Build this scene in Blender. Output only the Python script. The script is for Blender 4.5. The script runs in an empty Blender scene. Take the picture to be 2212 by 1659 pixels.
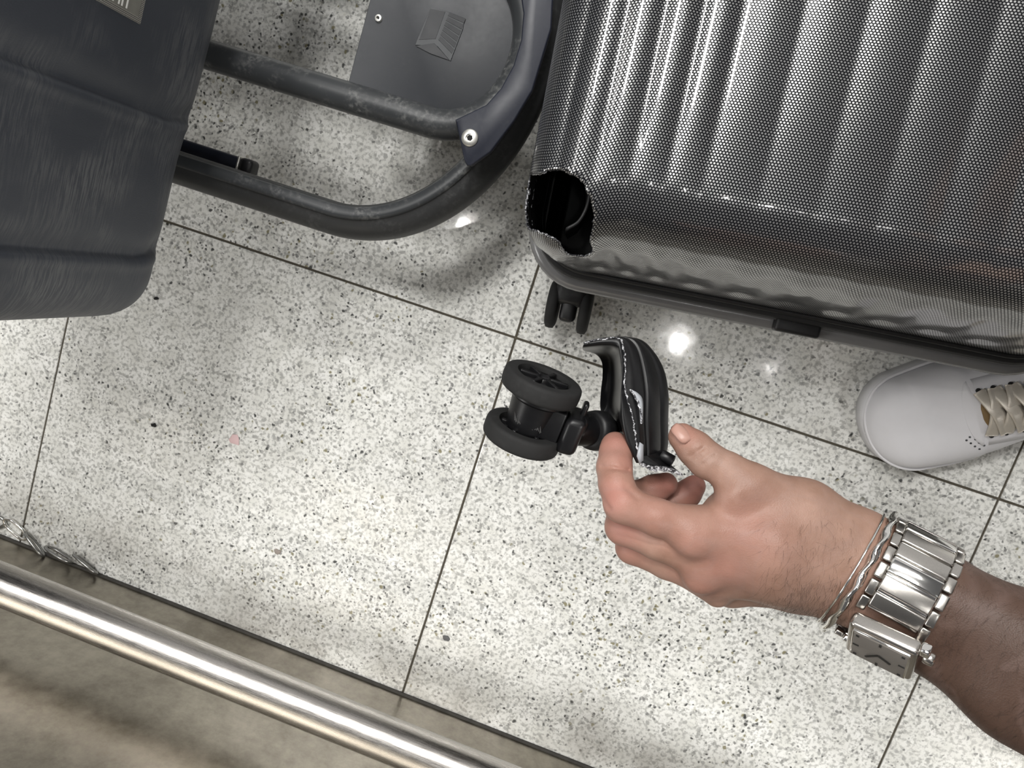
import bpy, math, random
import numpy as np
from mathutils import Matrix, Vector

random.seed(7)
rng = np.random.default_rng(7)
SC = bpy.context.scene
COL = SC.collection

# ------------------------------------------------------------------ camera
CAM_H = 0.76565
FPX = 1600.0


def rotv(w):
    w = np.array(w, float)
    t = np.linalg.norm(w)
    k = w / t
    K = np.array([[0, -k[2], k[1]], [k[2], 0, -k[0]], [-k[1], k[0], 0]])
    return np.eye(3) + math.sin(t) * K + (1 - math.cos(t)) * K @ K


RM = rotv((-0.1462, 0.1305, 0.3187))
CP = np.array([0.0, 0.0, CAM_H])
cam_data = bpy.data.cameras.new('camera')
cam_data.sensor_width = 36.0
cam_data.lens = 36.0 * FPX / 2212.0
cam_data.clip_start = 0.01
cam_data.dof.use_dof = True
cam_data.dof.focus_distance = 0.47
cam_data.dof.aperture_fstop = 34.0
cam = bpy.data.objects.new('camera', cam_data)
COL.objects.link(cam)
M4 = Matrix([[*RM[0], CP[0]], [*RM[1], CP[1]], [*RM[2], CP[2]], [0, 0, 0, 1]])
cam.matrix_world = M4
SC.camera = cam

SC.view_settings.view_transform = 'Standard'
SC.view_settings.look = 'None'
SC.view_settings.gamma = 1.0
SC.view_settings.use_curve_mapping = False
SC.view_settings.exposure = 0.72

# ------------------------------------------------------------------ world, hall lamps and added fill lamps
world = bpy.data.worlds.new('world')
SC.world = world
world.use_nodes = True
bg = world.node_tree.nodes['Background']
bg.inputs[0].default_value = (1.0, 0.985, 0.965, 1)
bg.inputs[1].default_value = 0.38


def area_light(name, loc, sx, sy, power, color=(1, 0.985, 0.955), aim=None, shape='RECTANGLE'):
    d = bpy.data.lights.new(name, 'AREA')
    d.shape = shape
    d.size = sx
    d.size_y = sy
    d.energy = power
    d.color = color
    o = bpy.data.objects.new(name, d)
    COL.objects.link(o)
    o.location = loc
    if aim is not None:
        v = Vector(aim) - Vector(loc)
        o.rotation_euler = v.to_track_quat('-Z', 'Y').to_euler()
    return o


KEY_FILL_LAMPS = [  # first the key, then unseen fill lamps added to brighten floor and suitcase
    # x, y, sx, sy, power
    (2.5, -0.28, 0.5, 1.2, 66),
    (-3.7, -2.1, 0.35, 1.6, 58),
    (-0.95, 0.88, 0.26, 0.50, 16),
    (-2.15, 0.40, 0.30, 1.3, 8),
    (-0.38, 1.5, 0.5, 0.5, 22),
    (-0.6, 2.6, 1.4, 0.30, 44),
]
CEIL = 3.0
DOWNLIGHTS = ((0.325, -0.158, 1.3), (-0.88, 0.06, 1.0), (-1.18, 0.42, 0.8), (0.78, -0.14, 0.25))
for i, (x, y, sx, sy, p) in enumerate(KEY_FILL_LAMPS):
    area_light('ceiling_light', (x, y, CEIL - 0.03), sx, sy, p)
for x, y, p in DOWNLIGHTS:
    area_light('ceiling_downlight', (x, y, CEIL - 0.03), 0.05, 0.05, p, shape='DISK')


# ------------------------------------------------------------------ geometry helpers
def at(px, py, z):
    """World point at height z seen along the ray of a pixel of the photograph."""
    d = RM @ np.array([(px - 1106) / FPX, -(py - 829.5) / FPX, -1.0])
    return CP + d * (z - CAM_H) / d[2]


def cp(px, py, D):
    """World point at depth D (metres along the optical axis)."""
    return CP + D * (RM @ np.array([(px - 1106) / FPX, -(py - 829.5) / FPX, -1.0]))


def cl(px, py, D):
    """Same in camera space."""
    return D * np.array([(px - 1106) / FPX, -(py - 829.5) / FPX, -1.0])


def c2w(v):
    return np.asarray(v) @ RM.T + CP


def prj(P):
    q = (np.asarray(P) - CP) @ RM
    return np.stack([1106 + FPX * q[..., 0] / -q[..., 2], 829.5 - FPX * q[..., 1] / -q[..., 2]], -1)


def obj(name, verts, faces, mat, parent=None, smooth=True, uv=None, origin=None):
    me = bpy.data.meshes.new(name)
    V = np.asarray(verts, float)
    org = np.zeros(3) if origin is None else np.asarray(origin, float)
    me.from_pydata((V - org).tolist(), [], [tuple(int(i) for i in f) for f in faces])
    if isinstance(mat, (list, tuple)):
        for m in mat:
            me.materials.append(m)
    elif mat is not None:
        me.materials.append(mat)
    if smooth:
        me.polygons.foreach_set('use_smooth', [True] * len(me.polygons))
    if uv is not None:
        ul = me.uv_layers.new(name='UVMap')
        li = np.zeros(len(me.loops), int)
        me.loops.foreach_get('vertex_index', li)
        ul.data.foreach_set('uv', np.asarray(uv)[li].ravel())
    me.update()
    o = bpy.data.objects.new(name, me)
    COL.objects.link(o)
    if parent is not None:
        o.parent = parent
        pw = np.array(parent['_org']) if '_org' in parent else np.zeros(3)
        o.location = org - pw
    else:
        o.location = org
    o['_org'] = org.tolist()
    return o


def thing(name, label, cat, origin=(0, 0, 0), group=None):
    o = bpy.data.objects.new(name, None)
    o.empty_display_size = 0.02
    COL.objects.link(o)
    o.location = origin
    o['_org'] = [float(c) for c in origin]
    o['label'] = label
    o['category'] = cat
    if group:
        o['group'] = group
    return o


def tag(o, label, cat=None, kind=None, group=None):
    o['label'] = label
    if cat:
        o['category'] = cat
    if kind:
        o['kind'] = kind
    if group:
        o['group'] = group
    return o


def auto_smooth(o, deg=35):
    me = o.data
    me.polygons.foreach_set('use_smooth', [True] * len(me.polygons))
    try:
        me.set_sharp_from_angle(angle=math.radians(deg))
    except Exception:
        pass
    return o


def frame(zdir, xhint=(1, 0, 0)):
    z = np.asarray(zdir, float)
    z = z / np.linalg.norm(z)
    x = np.asarray(xhint, float)
    x = x - z * x.dot(z)
    if np.linalg.norm(x) < 1e-6:
        x = np.array([0, 1, 0.0]) - z * z[1]
    x /= np.linalg.norm(x)
    return np.stack([x, np.cross(z, x), z], 1)   # columns


def box(c, s, R=None, bev=0.0, seg=2):
    """Rounded box: centre, full size, rotation columns."""
    s = np.asarray(s, float) / 2
    r = min(bev, s.min() * 0.98)
    n = seg if r > 0 else 0
    ts = []
    for k in range(3):
        if r > 0:
            e = [-s[k] + r * (1 - math.cos(a)) for a in np.linspace(0, math.pi / 2, n + 1)]
            e = [-s[k] + r * t for t in np.linspace(0, 1, n + 1)]
            ts.append(np.array(e + [-v for v in e[::-1]]))
        else:
            ts.append(np.array([-s[k], s[k]]))
    V, F = [], []
    idx = {}

    def vid(p):
        k = tuple(np.round(p, 7))
        if k not in idx:
            idx[k] = len(V)
            V.append(p)
        return idx[k]
    for ax in range(3):
        b, c2 = (ax + 1) % 3, (ax + 2) % 3
        for sg in (-1, 1):
            for i in range(len(ts[b]) - 1):
                for j in range(len(ts[c2]) - 1):
                    q = []
                    for (ii, jj) in ((i, j), (i + 1, j), (i + 1, j + 1), (i, j + 1)):
                        p = np.zeros(3)
                        p[ax] = sg * s[ax]
                        p[b] = ts[b][ii]
                        p[c2] = ts[c2][jj]
                        q.append(vid(p))
                    F.append(q if sg > 0 else q[::-1])
    V = np.array(V)
    if r > 0:
        inner = np.clip(V, -(s - r), s - r)
        d = V - inner
        L = np.linalg.norm(d, axis=1, keepdims=True)
        V = inner + np.where(L > 1e-9, d / np.maximum(L, 1e-9) * r, 0)
    if R is not None:
        V = V @ np.asarray(R).T
    return V + np.asarray(c, float), F


def join(parts):
    V, F, n = [], [], 0
    for v, f in parts:
        V.append(np.asarray(v))
        F += [[i + n for i in q] for q in f]
        n += len(v)
    return np.concatenate(V), F


def lathe(profile, c, R, n=48, close=True):
    """profile: list of (radius, height); axis = R[:,2] through c."""
    V, F = [], []
    m = len(profile)
    for i in range(n):
        a = 2 * math.pi * i / n
        for (r, h) in profile:
            V.append(np.array([r * math.cos(a), r * math.sin(a), h]))
    for i in range(n):
        j = (i + 1) % n
        for k in range(m - 1):
            F.append([i * m + k, j * m + k, j * m + k + 1, i * m + k + 1])
    V = np.array(V) @ np.asarray(R).T + np.asarray(c)
    if close:
        F.append([i * m for i in range(n)][::-1])
        F.append([i * m + m - 1 for i in range(n)])
    return V, F


def tube(path, rad, n=16, closed=False, prof=None, up=(0, 0, 1), cap=True):
    """Sweep a circle (or profile of (u,v) offsets, u sideways, v up) along a path."""
    P = np.asarray(path, float)
    m = len(P)
    rad = np.broadcast_to(np.asarray(rad, float), (m,))
    V = []
    if prof is None:
        a = np.linspace(0, 2 * math.pi, n, endpoint=False)
        pr = np.stack([np.cos(a), np.sin(a)], 1)
    else:
        pr = np.asarray(prof, float)
        n = len(pr)
    u0 = np.asarray(up, float)
    for i in range(m):
        if closed:
            t = P[(i + 1) % m] - P[i - 1]
        else:
            t = P[min(i + 1, m - 1)] - P[max(i - 1, 0)]
        t /= np.linalg.norm(t)
        s = np.cross(t, u0)
        if np.linalg.norm(s) < 1e-6:
            s = np.cross(t, (0.3, 0.9, 0.1))
        s /= np.linalg.norm(s)
        w = np.cross(s, t)
        for (a, b) in pr:
            V.append(P[i] + rad[i] * (a * s + b * w))
    F = []
    for i in range(m if closed else m - 1):
        j = (i + 1) % m
        for k in range(n):
            l = (k + 1) % n
            F.append([i * n + k, i * n + l, j * n + l, j * n + k])
    if cap and not closed:
        F.append(list(range(n)))
        F.append([(m - 1) * n + k for k in range(n)][::-1])
    return np.array(V), F


def catmull(P, n, closed=False):
    P = np.asarray(P, float)
    m = len(P)
    out = []
    segs = m if closed else m - 1
    for i in range(segs):
        if closed:
            p0, p1, p2, p3 = P[i - 1], P[i], P[(i + 1) % m], P[(i + 2) % m]
        else:
            p1, p2 = P[i], P[i + 1]
            p0 = P[i - 1] if i > 0 else 2 * p1 - p2
            p3 = P[i + 2] if i + 2 < m else 2 * p2 - p1
        for t in np.arange(n) / n:
            out.append(0.5 * (2 * p1 + (p2 - p0) * t + (2 * p0 - 5 * p1 + 4 * p2 - p3) * t * t + (3 * p1 - p0 - 3 * p2 + p3) * t ** 3))
    if not closed:
        out.append(P[-1])
    return np.array(out)


def prism(poly, z0, z1, bev=0.0):
    """Vertical prism from a ccw polygon, with a small chamfer on its top edge."""
    P = np.asarray(poly, float)
    n = len(P)
    rings = [(P, z0)]
    if bev > 0:
        nxt, prv = np.roll(P, -1, 0), np.roll(P, 1, 0)
        t = nxt - prv
        t /= np.linalg.norm(t, axis=1, keepdims=True)
        nin = np.stack([-t[:, 1], t[:, 0]], 1)
        rings += [(P, z1 - bev), (P + nin * bev * 0.35, z1 - bev * 0.35), (P + nin * bev, z1)]
    else:
        rings += [(P, z1)]
    V = np.concatenate([np.c_[r, np.full(n, z)] for r, z in rings])
    F = []
    for k in range(len(rings) - 1):
        for i in range(n):
            j = (i + 1) % n
            F.append([k * n + i, k * n + j, (k + 1) * n + j, (k + 1) * n + i])
    F.append(list(range(n))[::-1])
    F.append([(len(rings) - 1) * n + i for i in range(n)])
    return V, F


# ------------------------------------------------------------------ materials
class NT:
    def __init__(self, name):
        self.m = bpy.data.materials.new(name)
        self.m.use_nodes = True
        self.t = self.m.node_tree
        self.b = self.t.nodes['Principled BSDF']

    def n(self, kind, **kw):
        nd = self.t.nodes.new('ShaderNode' + kind)
        for k, v in kw.items():
            setattr(nd, k, v)
        return nd

    def l(self, a, b):
        self.t.links.new(a, b)

    def val(self, x):
        return x

    def math(self, op, a, b=None, c=None, clamp=False):
        nd = self.n('Math', operation=op)
        nd.use_clamp = clamp
        for i, v in enumerate((a, b, c)):
            if v is None:
                continue
            if hasattr(v, 'is_linked') or hasattr(v, 'links'):
                self.l(v, nd.inputs[i])
            else:
                nd.inputs[i].default_value = v
        return nd.outputs[0]

    def vmath(self, op, a, b=None):
        nd = self.n('VectorMath', operation=op)
        for i, v in enumerate((a, b)):
            if v is None:
                continue
            if hasattr(v, 'links'):
                self.l(v, nd.inputs[i])
            else:
                nd.inputs[i].default_value = v
        return nd.outputs['Value'] if op in ('LENGTH', 'DOT_PRODUCT', 'DISTANCE') else nd.outputs[0]

    def mix(self, fac, a, b):
        nd = self.n('Mix', data_type='RGBA')
        for sock, v in ((nd.inputs[0], fac), (nd.inputs[6], a), (nd.inputs[7], b)):
            if hasattr(v, 'links'):
                self.l(v, sock)
            else:
                sock.default_value = v if not isinstance(v, tuple) or len(v) == 4 else (*v, 1)
        return nd.outputs[2]

    def ramp(self, fac, a, b, lo=0.0, hi=1.0):
        nd = self.n('MapRange')
        nd.inputs['From Min'].default_value = a
        nd.inputs['From Max'].default_value = b
        nd.inputs['To Min'].default_value = lo
        nd.inputs['To Max'].default_value = hi
        self.l(fac, nd.inputs['Value'])
        return nd.outputs[0]

    def noise(self, vec, scale, detail=2.0, rough=0.5, dist=0.0):
        nd = self.n('TexNoise')
        nd.inputs['Scale'].default_value = scale
        nd.inputs['Detail'].default_value = detail
        nd.inputs['Roughness'].default_value = rough
        nd.inputs['Distortion'].default_value = dist
        if vec is not None:
            self.l(vec, nd.inputs['Vector'])
        return nd

    def voro(self, vec, scale, rand=1.0):
        nd = self.n('TexVoronoi')
        nd.inputs['Scale'].default_value = scale
        nd.inputs['Randomness'].default_value = rand
        self.l(vec, nd.inputs['Vector'])
        return nd

    def bump(self, h, strength=0.2, dist=0.001):
        nd = self.n('Bump')
        nd.inputs['Strength'].default_value = strength
        nd.inputs['Distance'].default_value = dist
        self.l(h, nd.inputs['Height'])
        self.l(nd.outputs[0], self.b.inputs['Normal'])
        return nd

    def set(self, **kw):
        names = {'col': 'Base Color', 'rough': 'Roughness', 'metal': 'Metallic', 'spec': 'Specular IOR Level',
                 'coat': 'Coat Weight', 'coat_rough': 'Coat Roughness', 'sss': 'Subsurface Weight',
                 'sss_r': 'Subsurface Radius', 'sss_s': 'Subsurface Scale', 'sheen': 'Sheen Weight'}
        for k, v in kw.items():
            s = self.b.inputs[names[k]]
            if hasattr(v, 'links'):
                self.l(v, s)
            elif k == 'col':
                s.default_value = (*v, 1) if len(v) == 3 else v
            else:
                s.default_value = v
        return self


def plain(name, col, rough=0.5, metal=0.0, spec=0.5, bump=None, var=0.0, coat=0.0):
    t = NT(name)
    t.set(col=col, rough=rough, metal=metal, spec=spec, coat=coat)
    tc = t.n('TexCoord').outputs['Object']
    if var > 0:
        nz = t.noise(tc, 90, 4).outputs['Fac']
        t.set(col=t.mix(nz, tuple(c * (1 - var) for c in col), tuple(min(1, c * (1 + var)) for c in col)))
    if bump:
        t.bump(t.noise(tc, bump[0], 3).outputs['Fac'], bump[1], 0.0005)
    return t.m


def mat_granite():
    t = NT('granite')
    tc = t.n('TexCoord').outputs['Object']
    oi = t.n('ObjectInfo').outputs['Random']
    off = t.n('CombineXYZ')
    t.l(t.math('MULTIPLY', oi, 37.0), off.inputs[0])
    t.l(t.math('MULTIPLY', oi, 91.0), off.inputs[1])
    v = t.vmath('ADD', tc, off.outputs[0])
    wob = t.noise(v, 160, 2)
    vw = t.vmath('ADD', v, t.vmath('MULTIPLY', t.vmath('SUBTRACT', wob.outputs['Color'], (0.5, 0.5, 0.5)), (0.006, 0.006, 0.0)))
    big = t.noise(v, 6, 3).outputs['Fac']
    mid = t.noise(v, 42, 4, 0.6).outputs['Fac']
    fine = t.noise(v, 250, 3, 0.55).outputs['Fac']
    base = t.mix(t.ramp(mid, 0.35, 0.65), (0.74, 0.74, 0.70), (0.88, 0.88, 0.855))
    base = t.mix(t.ramp(fine, 0.48, 0.60), base, (0.55, 0.55, 0.525))
    clump = t.noise(v, 75, 4, 0.65).outputs['Fac']
    base = t.mix(t.math('MULTIPLY', t.ramp(clump, 0.52, 0.66), t.ramp(fine, 0.42, 0.56)), base, (0.34, 0.34, 0.325))
    dens = t.ramp(big, 0.3, 0.7, 0.75, 1.25)
    for sc, thr, rad, colr in ((190, 0.56, 0.50, (0.42, 0.42, 0.405)), (230, 0.70, 0.46, (0.22, 0.22, 0.215)),
                               (210, 0.955, 0.50, (0.24, 0.22, 0.13)), (190, 0.86, 0.42, (0.045, 0.047, 0.046)), (260, 0.90, 0.45, (0.03, 0.032, 0.032))):
        vo = t.voro(t.vmath('ADD', vw, (sc * 0.37, thr * 3.1, 0.0)), sc)
        sep = t.n('SeparateColor')
        t.l(vo.outputs['Color'], sep.inputs[0])
        pick = t.ramp(t.math('MULTIPLY', sep.outputs[0], dens), thr, thr + 0.04)
        rr = t.math('MULTIPLY', t.ramp(sep.outputs[1], 0, 1, 0.55, 1.0), rad)
        dd = t.math('SUBTRACT', rr, vo.outputs['Distance'])
        spot = t.ramp(dd, -0.02, 0.16)
        base = t.mix(t.math('MULTIPLY', t.math('MULTIPLY', pick, spot), 0.92), base, colr)
    # grime gathered along the foot of the steel panel
    gp = t.n('NewGeometry').outputs['Position']
    sx = t.n('SeparateXYZ')
    t.l(gp, sx.inputs[0])
    near = t.ramp(sx.outputs[1], -0.40, -0.50)
    dirt = t.math('MULTIPLY', near, t.ramp(t.noise(gp, 11, 4, 0.6).outputs['Fac'], 0.42, 0.62))
    base = t.mix(t.math('MULTIPLY', dirt, 0.55), base, (0.30, 0.28, 0.25))
    t.set(col=base, rough=t.ramp(fine, 0.3, 0.7, 0.05, 0.11), spec=0.42)
    t.bump(t.noise(v, 28, 2).outputs['Fac'], 0.10, 0.002)
    return t.m


def mat_hex():
    """Black lattice with bright metallic dots under a clear gloss, dots laid out in metres on the shell."""
    t = NT('honeycomb_shell')
    uv = t.n('TexCoord').outputs['UV']
    P = 0.00205
    cell = (P, P * math.sqrt(3), 1.0)
    q = t.vmath('DIVIDE', uv, cell)
    f1 = t.vmath('SUBTRACT', t.vmath('FRACTION', q), (0.5, 0.5, 0.0))
    f2 = t.vmath('SUBTRACT', t.vmath('FRACTION', t.vmath('ADD', q, (0.5, 0.5, 0.0))), (0.5, 0.5, 0.0))
    flat = (1.0, math.sqrt(3), 0.0)
    d1 = t.vmath('LENGTH', t.vmath('MULTIPLY', f1, flat))
    d2 = t.vmath('LENGTH', t.vmath('MULTIPLY', f2, flat))
    d = t.math('MINIMUM', d1, d2)
    dot = t.ramp(d, 0.345, 0.265)
    tc = t.n('TexCoord').outputs['Object']
    nz = t.noise(tc, 30, 3).outputs['Fac']
    silver = t.mix(nz, (0.47, 0.47, 0.48), (0.62, 0.615, 0.605))
    t.set(col=t.mix(dot, (0.006, 0.0065, 0.009), silver), metal=t.math('MULTIPLY', dot, 0.9),
          rough=t.ramp(dot, 0, 1, 0.35, 0.28), coat=0.7, coat_rough=0.08, spec=0.15)
    t.b.inputs['Coat IOR'].default_value = 1.5
    return t.m


def mat_grey_case():
    t = NT('scuffed_grey_shell')
    tc = t.n('TexCoord').outputs['Object']
    base = t.mix(t.noise(tc, 14, 4).outputs['Fac'], (0.031, 0.036, 0.048), (0.049, 0.054, 0.066))
    # scuffs: thin pale streaks in several directions
    tot = None
    for k, (ang, scl, thr) in enumerate(((0.15, 60, 0.66), (-0.35, 75, 0.67), (1.2, 70, 0.50), (0.7, 40, 0.70))):
        mp = t.n('Mapping')
        mp.inputs['Rotation'].default_value = (ang, 0, 0)
        mp.inputs['Scale'].default_value = (1, 0.6, 9)
        mp.inputs['Location'].default_value = (k * 3.1, k * 1.7, 0)
        t.l(tc, mp.inputs['Vector'])
        s = t.ramp(t.noise(mp.outputs[0], scl, 3, 0.65).outputs['Fac'], thr - 0.05, thr + 0.05)
        tot = s if tot is None else t.math('MAXIMUM', tot, s)
    mask = t.ramp(t.noise(tc, 18, 3).outputs['Fac'], 0.42, 0.68)
    base = t.mix(t.math('MULTIPLY', t.math('MULTIPLY', tot, mask), 0.26), base, (0.26, 0.26, 0.255))
    pits = t.ramp(t.noise(tc, 900, 2).outputs['Fac'], 0.4, 0.6)
    t.set(col=base, rough=0.48, spec=0.45)
    t.bump(pits, 0.10, 0.0004)
    return t.m


def mat_brushed(name, c1, c2, rough, axis_scale, bumps=0.05, mottled=False):
    t = NT(name)
    tc = t.n('TexCoord').outputs['Object']
    mp = t.n('Mapping')
    mp.inputs['Scale'].default_value = axis_scale
    t.l(tc, mp.inputs['Vector'])
    nz = t.noise(mp.outputs[0], 60, 4).outputs['Fac']
    if mottled:
        cloud = t.noise(tc, 9, 5, 0.62).outputs['Fac']
        stain = t.noise(tc, 70, 6, 0.68).outputs['Fac']
        f = t.math('ADD', t.math('MULTIPLY', cloud, 0.5), t.math('MULTIPLY', stain, 0.5))
        col = t.mix(t.ramp(f, 0.38, 0.62), c1, c2)
        r = t.ramp(stain, 0.3, 0.7, rough * 0.85, rough * 1.2)
    else:
        col = t.mix(t.ramp(nz, 0.3, 0.7), c1, c2)
        r = t.ramp(nz, 0.3, 0.7, rough * 0.8, rough * 1.25)
    t.set(col=col, metal=1.0, rough=r)
    t.bump(nz, bumps, 0.0004)
    return t.m


def mat_skin():
    t = NT('skin')
    tc = t.n('TexCoord').outputs['Object']
    at_ = t.n('Attribute', attribute_name='pink').outputs['Fac']
    tan_shade = t.n('Attribute', attribute_name='tan').outputs['Fac']
    blotch = t.noise(tc, 55, 4, 0.6).outputs['Fac']
    base = t.mix(t.ramp(blotch, 0.3, 0.7), (0.31, 0.184, 0.133), (0.43, 0.270, 0.208))
    base = t.mix(t.math('MULTIPLY', at_, t.ramp(blotch, 0.2, 0.8, 0.7, 1.0)), base, (0.46, 0.192, 0.155))
    base = t.mix(tan_shade, base, (0.082, 0.047, 0.034))  # forearm tan, darkened further to carry the body's shade
    veins = t.noise(tc, 16, 2, 0.5, 1.5).outputs['Fac']
    base = t.mix(t.math('MULTIPLY', t.ramp(t.math('ABSOLUTE', t.math('SUBTRACT', veins, 0.5)), 0.05, 0.0), 0.12), base, (0.36, 0.26, 0.24))
    t.set(col=base, rough=t.ramp(blotch, 0.3, 0.7, 0.40, 0.52), spec=0.35, sss=0.04, sss_s=0.004, sss_r=(1.0, 0.35, 0.2))
    cells = t.voro(tc, 1300).outputs['Distance']
    wr = t.noise(tc, 420, 3).outputs['Fac']
    t.bump(t.math('ADD', cells, wr), 0.22, 0.0004)
    return t.m


def mat_rubber(name, col, rough=0.6, scuff=0.25):
    t = NT(name)
    tc = t.n('TexCoord').outputs['Object']
    a = t.noise(tc, 35, 5, 0.65).outputs['Fac']
    b = t.noise(tc, 260, 3, 0.6).outputs['Fac']
    f = t.math('MULTIPLY', t.ramp(a, 0.45, 0.75), t.ramp(b, 0.45, 0.7))
    t.set(col=t.mix(t.math('MULTIPLY', f, scuff), col, (0.30, 0.30, 0.29)), rough=t.ramp(a, 0.3, 0.7, rough * 0.85, rough * 1.1), spec=0.45)
    t.bump(b, 0.08, 0.0004)
    return t.m


def mat_torn(name='torn_plastic', lo=0.46, hi=0.62):
    t = NT(name)
    tc = t.n('TexCoord').outputs['Object']
    a = t.noise(tc, 500, 3, 0.7).outputs['Fac']
    t.set(col=t.mix(t.ramp(a, lo, hi), (0.03, 0.03, 0.035), (0.80, 0.81, 0.84)), rough=0.30)
    t.bump(a, 0.6, 0.001)
    return t.m


GRANITE = mat_granite()
HEX = mat_hex()
GREYCASE = mat_grey_case()
SKIN = mat_skin()
PANEL = mat_brushed('stained_steel_sheet', (0.29, 0.265, 0.225), (0.49, 0.455, 0.39), 0.34, (1, 1, 20), 0.06, True)
STEEL = mat_brushed('brushed_steel_tube', (0.44, 0.415, 0.39), (0.56, 0.535, 0.51), 0.26, (1, 30, 30), 0.04)
WATCHSTEEL = mat_brushed('satin_watch_steel', (0.46, 0.44, 0.41), (0.58, 0.555, 0.525), 0.24, (300, 300, 300), 0.02)
POLISHED = plain('polished_steel', (0.82, 0.81, 0.79), 0.10, 1.0)
SILVER = plain('silver', (0.86, 0.85, 0.82), 0.12, 1.0, bump=(250, 0.1))
GROUT = plain('dark_grout', (0.075, 0.065, 0.048), 0.9, var=0.4, bump=(400, 0.4))
BLACKPL = mat_rubber('black_plastic', (0.009, 0.009, 0.010), 0.45, 0.05)
BLACKRUB = mat_rubber('wheel_rubber', (0.014, 0.014, 0.014), 0.80, 0.06)
FRAGBLACK = mat_rubber('fragment_plastic', (0.0065, 0.0065, 0.0075), 0.38, 0.02)
BUMPER = mat_rubber('worn_bumper_rubber', (0.030, 0.031, 0.032), 0.5, 0.18)
TUBEPAINT = mat_rubber('worn_tube_paint', (0.040, 0.043, 0.046), 0.40, 0.75)
NAVY = mat_rubber('navy_plate', (0.020, 0.023, 0.036), 0.42, 0.06)
PLATE = mat_rubber('slate_plate', (0.036, 0.039, 0.045), 0.5, 0.05)
EMBOSS = mat_rubber('slate_raised', (0.044, 0.048, 0.053), 0.5, 0.02)
RECESS = mat_rubber('slate_recess', (0.029, 0.031, 0.035), 0.55, 0.02)
BOLT = plain('zinc_bolt', (0.78, 0.77, 0.72), 0.35, 0.85, var=0.2)
BLACKHOLE = plain('dark_recess', (0.01, 0.01, 0.01), 0.8)
TORN = mat_torn()
TORNRIM = mat_torn('torn_rim', 0.50, 0.68)
CHIP = plain('chipped_plastic', (0.42, 0.44, 0.47), 0.3)
LINING = plain('black_lining', (0.012, 0.012, 0.013), 0.45)
SHOEWHITE = plain('white_leather', (0.66, 0.655, 0.68), 0.5, bump=(700, 0.10), var=0.04)
SHOESOLE = plain('white_rubber', (0.72, 0.715, 0.74), 0.45, var=0.03)
LACE = plain('satin_lace', (0.50, 0.46, 0.40), 0.33, 0.25, bump=(900, 0.25), var=0.12)
TONGUE = plain('beige_tongue', (0.42, 0.385, 0.33), 0.6, bump=(600, 0.2), var=0.12)
INSOLE = plain('tan_lining', (0.20, 0.125, 0.05), 0.6, var=0.4)
NAIL = plain('fingernail', (0.50, 0.285, 0.23), 0.35)
HAIR = plain('dark_hair', (0.035, 0.022, 0.016), 0.5)
DULLCHAIN = plain('dull_chain', (0.32, 0.32, 0.31), 0.3, 1.0)
DIAL = plain('watch_dial', (0.20, 0.185, 0.17), 0.35)
DARKMARK = plain('dial_marks', (0.02, 0.02, 0.02), 0.4)
PINK = plain('pink_paper', (0.72, 0.52, 0.52), 0.7)
CEILMAT = plain('ceiling_panels', (0.13, 0.13, 0.135), 0.8, var=0.05)
WHITEPRINT = plain('white_print', (0.75, 0.75, 0.72), 0.5)
BADGE = plain('badge_film', (0.27, 0.265, 0.235), 0.3, 0.4, var=0.35)


# ------------------------------------------------------------------ floor: tiles over a grout bed
T = 0.5
GX, GY = -0.0927, -0.0801
WALL_Y = -0.5076
fl_v, fl_f = box((0.1, 0.25, -0.0135), (3.2, 1.7, 0.024))
floor = obj('floor', fl_v, fl_f, GROUT, smooth=False)
tag(floor, 'polished white granite tile floor with black specks and dark grout lines', 'floor', 'structure')
tile_me = None
for i in range(-3, 4):
    for j in range(-1, 3):
        y0 = GY + j * T
        if tile_me is None:
            v, f = box((0, 0, -0.006), (T - 0.0024, T - 0.0024, 0.012), bev=0.0006, seg=1)
            o = obj('tile', v, f, GRANITE, floor, smooth=False)
            tile_me = o.data
        else:
            o = bpy.data.objects.new('tile', tile_me)
            COL.objects.link(o)
            o.parent = floor
        o.location = (GX + (i + 0.5) * T, GY + (j + 0.5) * T, random.uniform(-0.0003, 0.0))

# ceiling of the hall (above the camera)
v, f = box((0.0, 0.0, CEIL + 0.05), (9.0, 9.0, 0.08))
tag(obj('ceiling', v, f, CEILMAT, smooth=False), 'grey panelled ceiling high above the floor', 'ceiling', 'structure')

# ------------------------------------------------------------------ stained metal skirting wall and its rail
v, f = box((0.0, WALL_Y - 0.012, 0.30), (3.0, 0.024, 0.60), bev=0.002, seg=1)
wall = obj('wall_left', v, f, PANEL, smooth=False)
tag(wall, 'stained beige steel skirting panel beyond the floor tiles', 'wall', 'structure')
v, f = box((0.0, WALL_Y + 0.0012, 0.0012), (3.0, 0.0032, 0.003), bev=0.0006, seg=1)
o = obj('trim_1', v, f, plain('dark_sealant', (0.05, 0.047, 0.042), 0.8, var=0.5), smooth=False)
tag(o, 'grimy dark sealant line where tiles meet the steel panel', 'trim', 'structure')

rail = thing('guard_rail', 'round brushed steel guard rail running along the stained steel panel', 'rail', (0, WALL_Y + 0.053, 0.15))
v, f = tube([(-1.4, WALL_Y + 0.053, 0.152), (1.4, WALL_Y + 0.053, 0.152)], 0.0195, 40)
obj('tube', v, f, STEEL, rail)
for x in (-1.2, -0.72 - 0.35, 0.9):
    v, f = tube([(x, WALL_Y - 0.001, 0.152), (x, WALL_Y + 0.040, 0.152)], 0.009, 16)
    obj('standoff', v, f, STEEL, rail)

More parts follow.
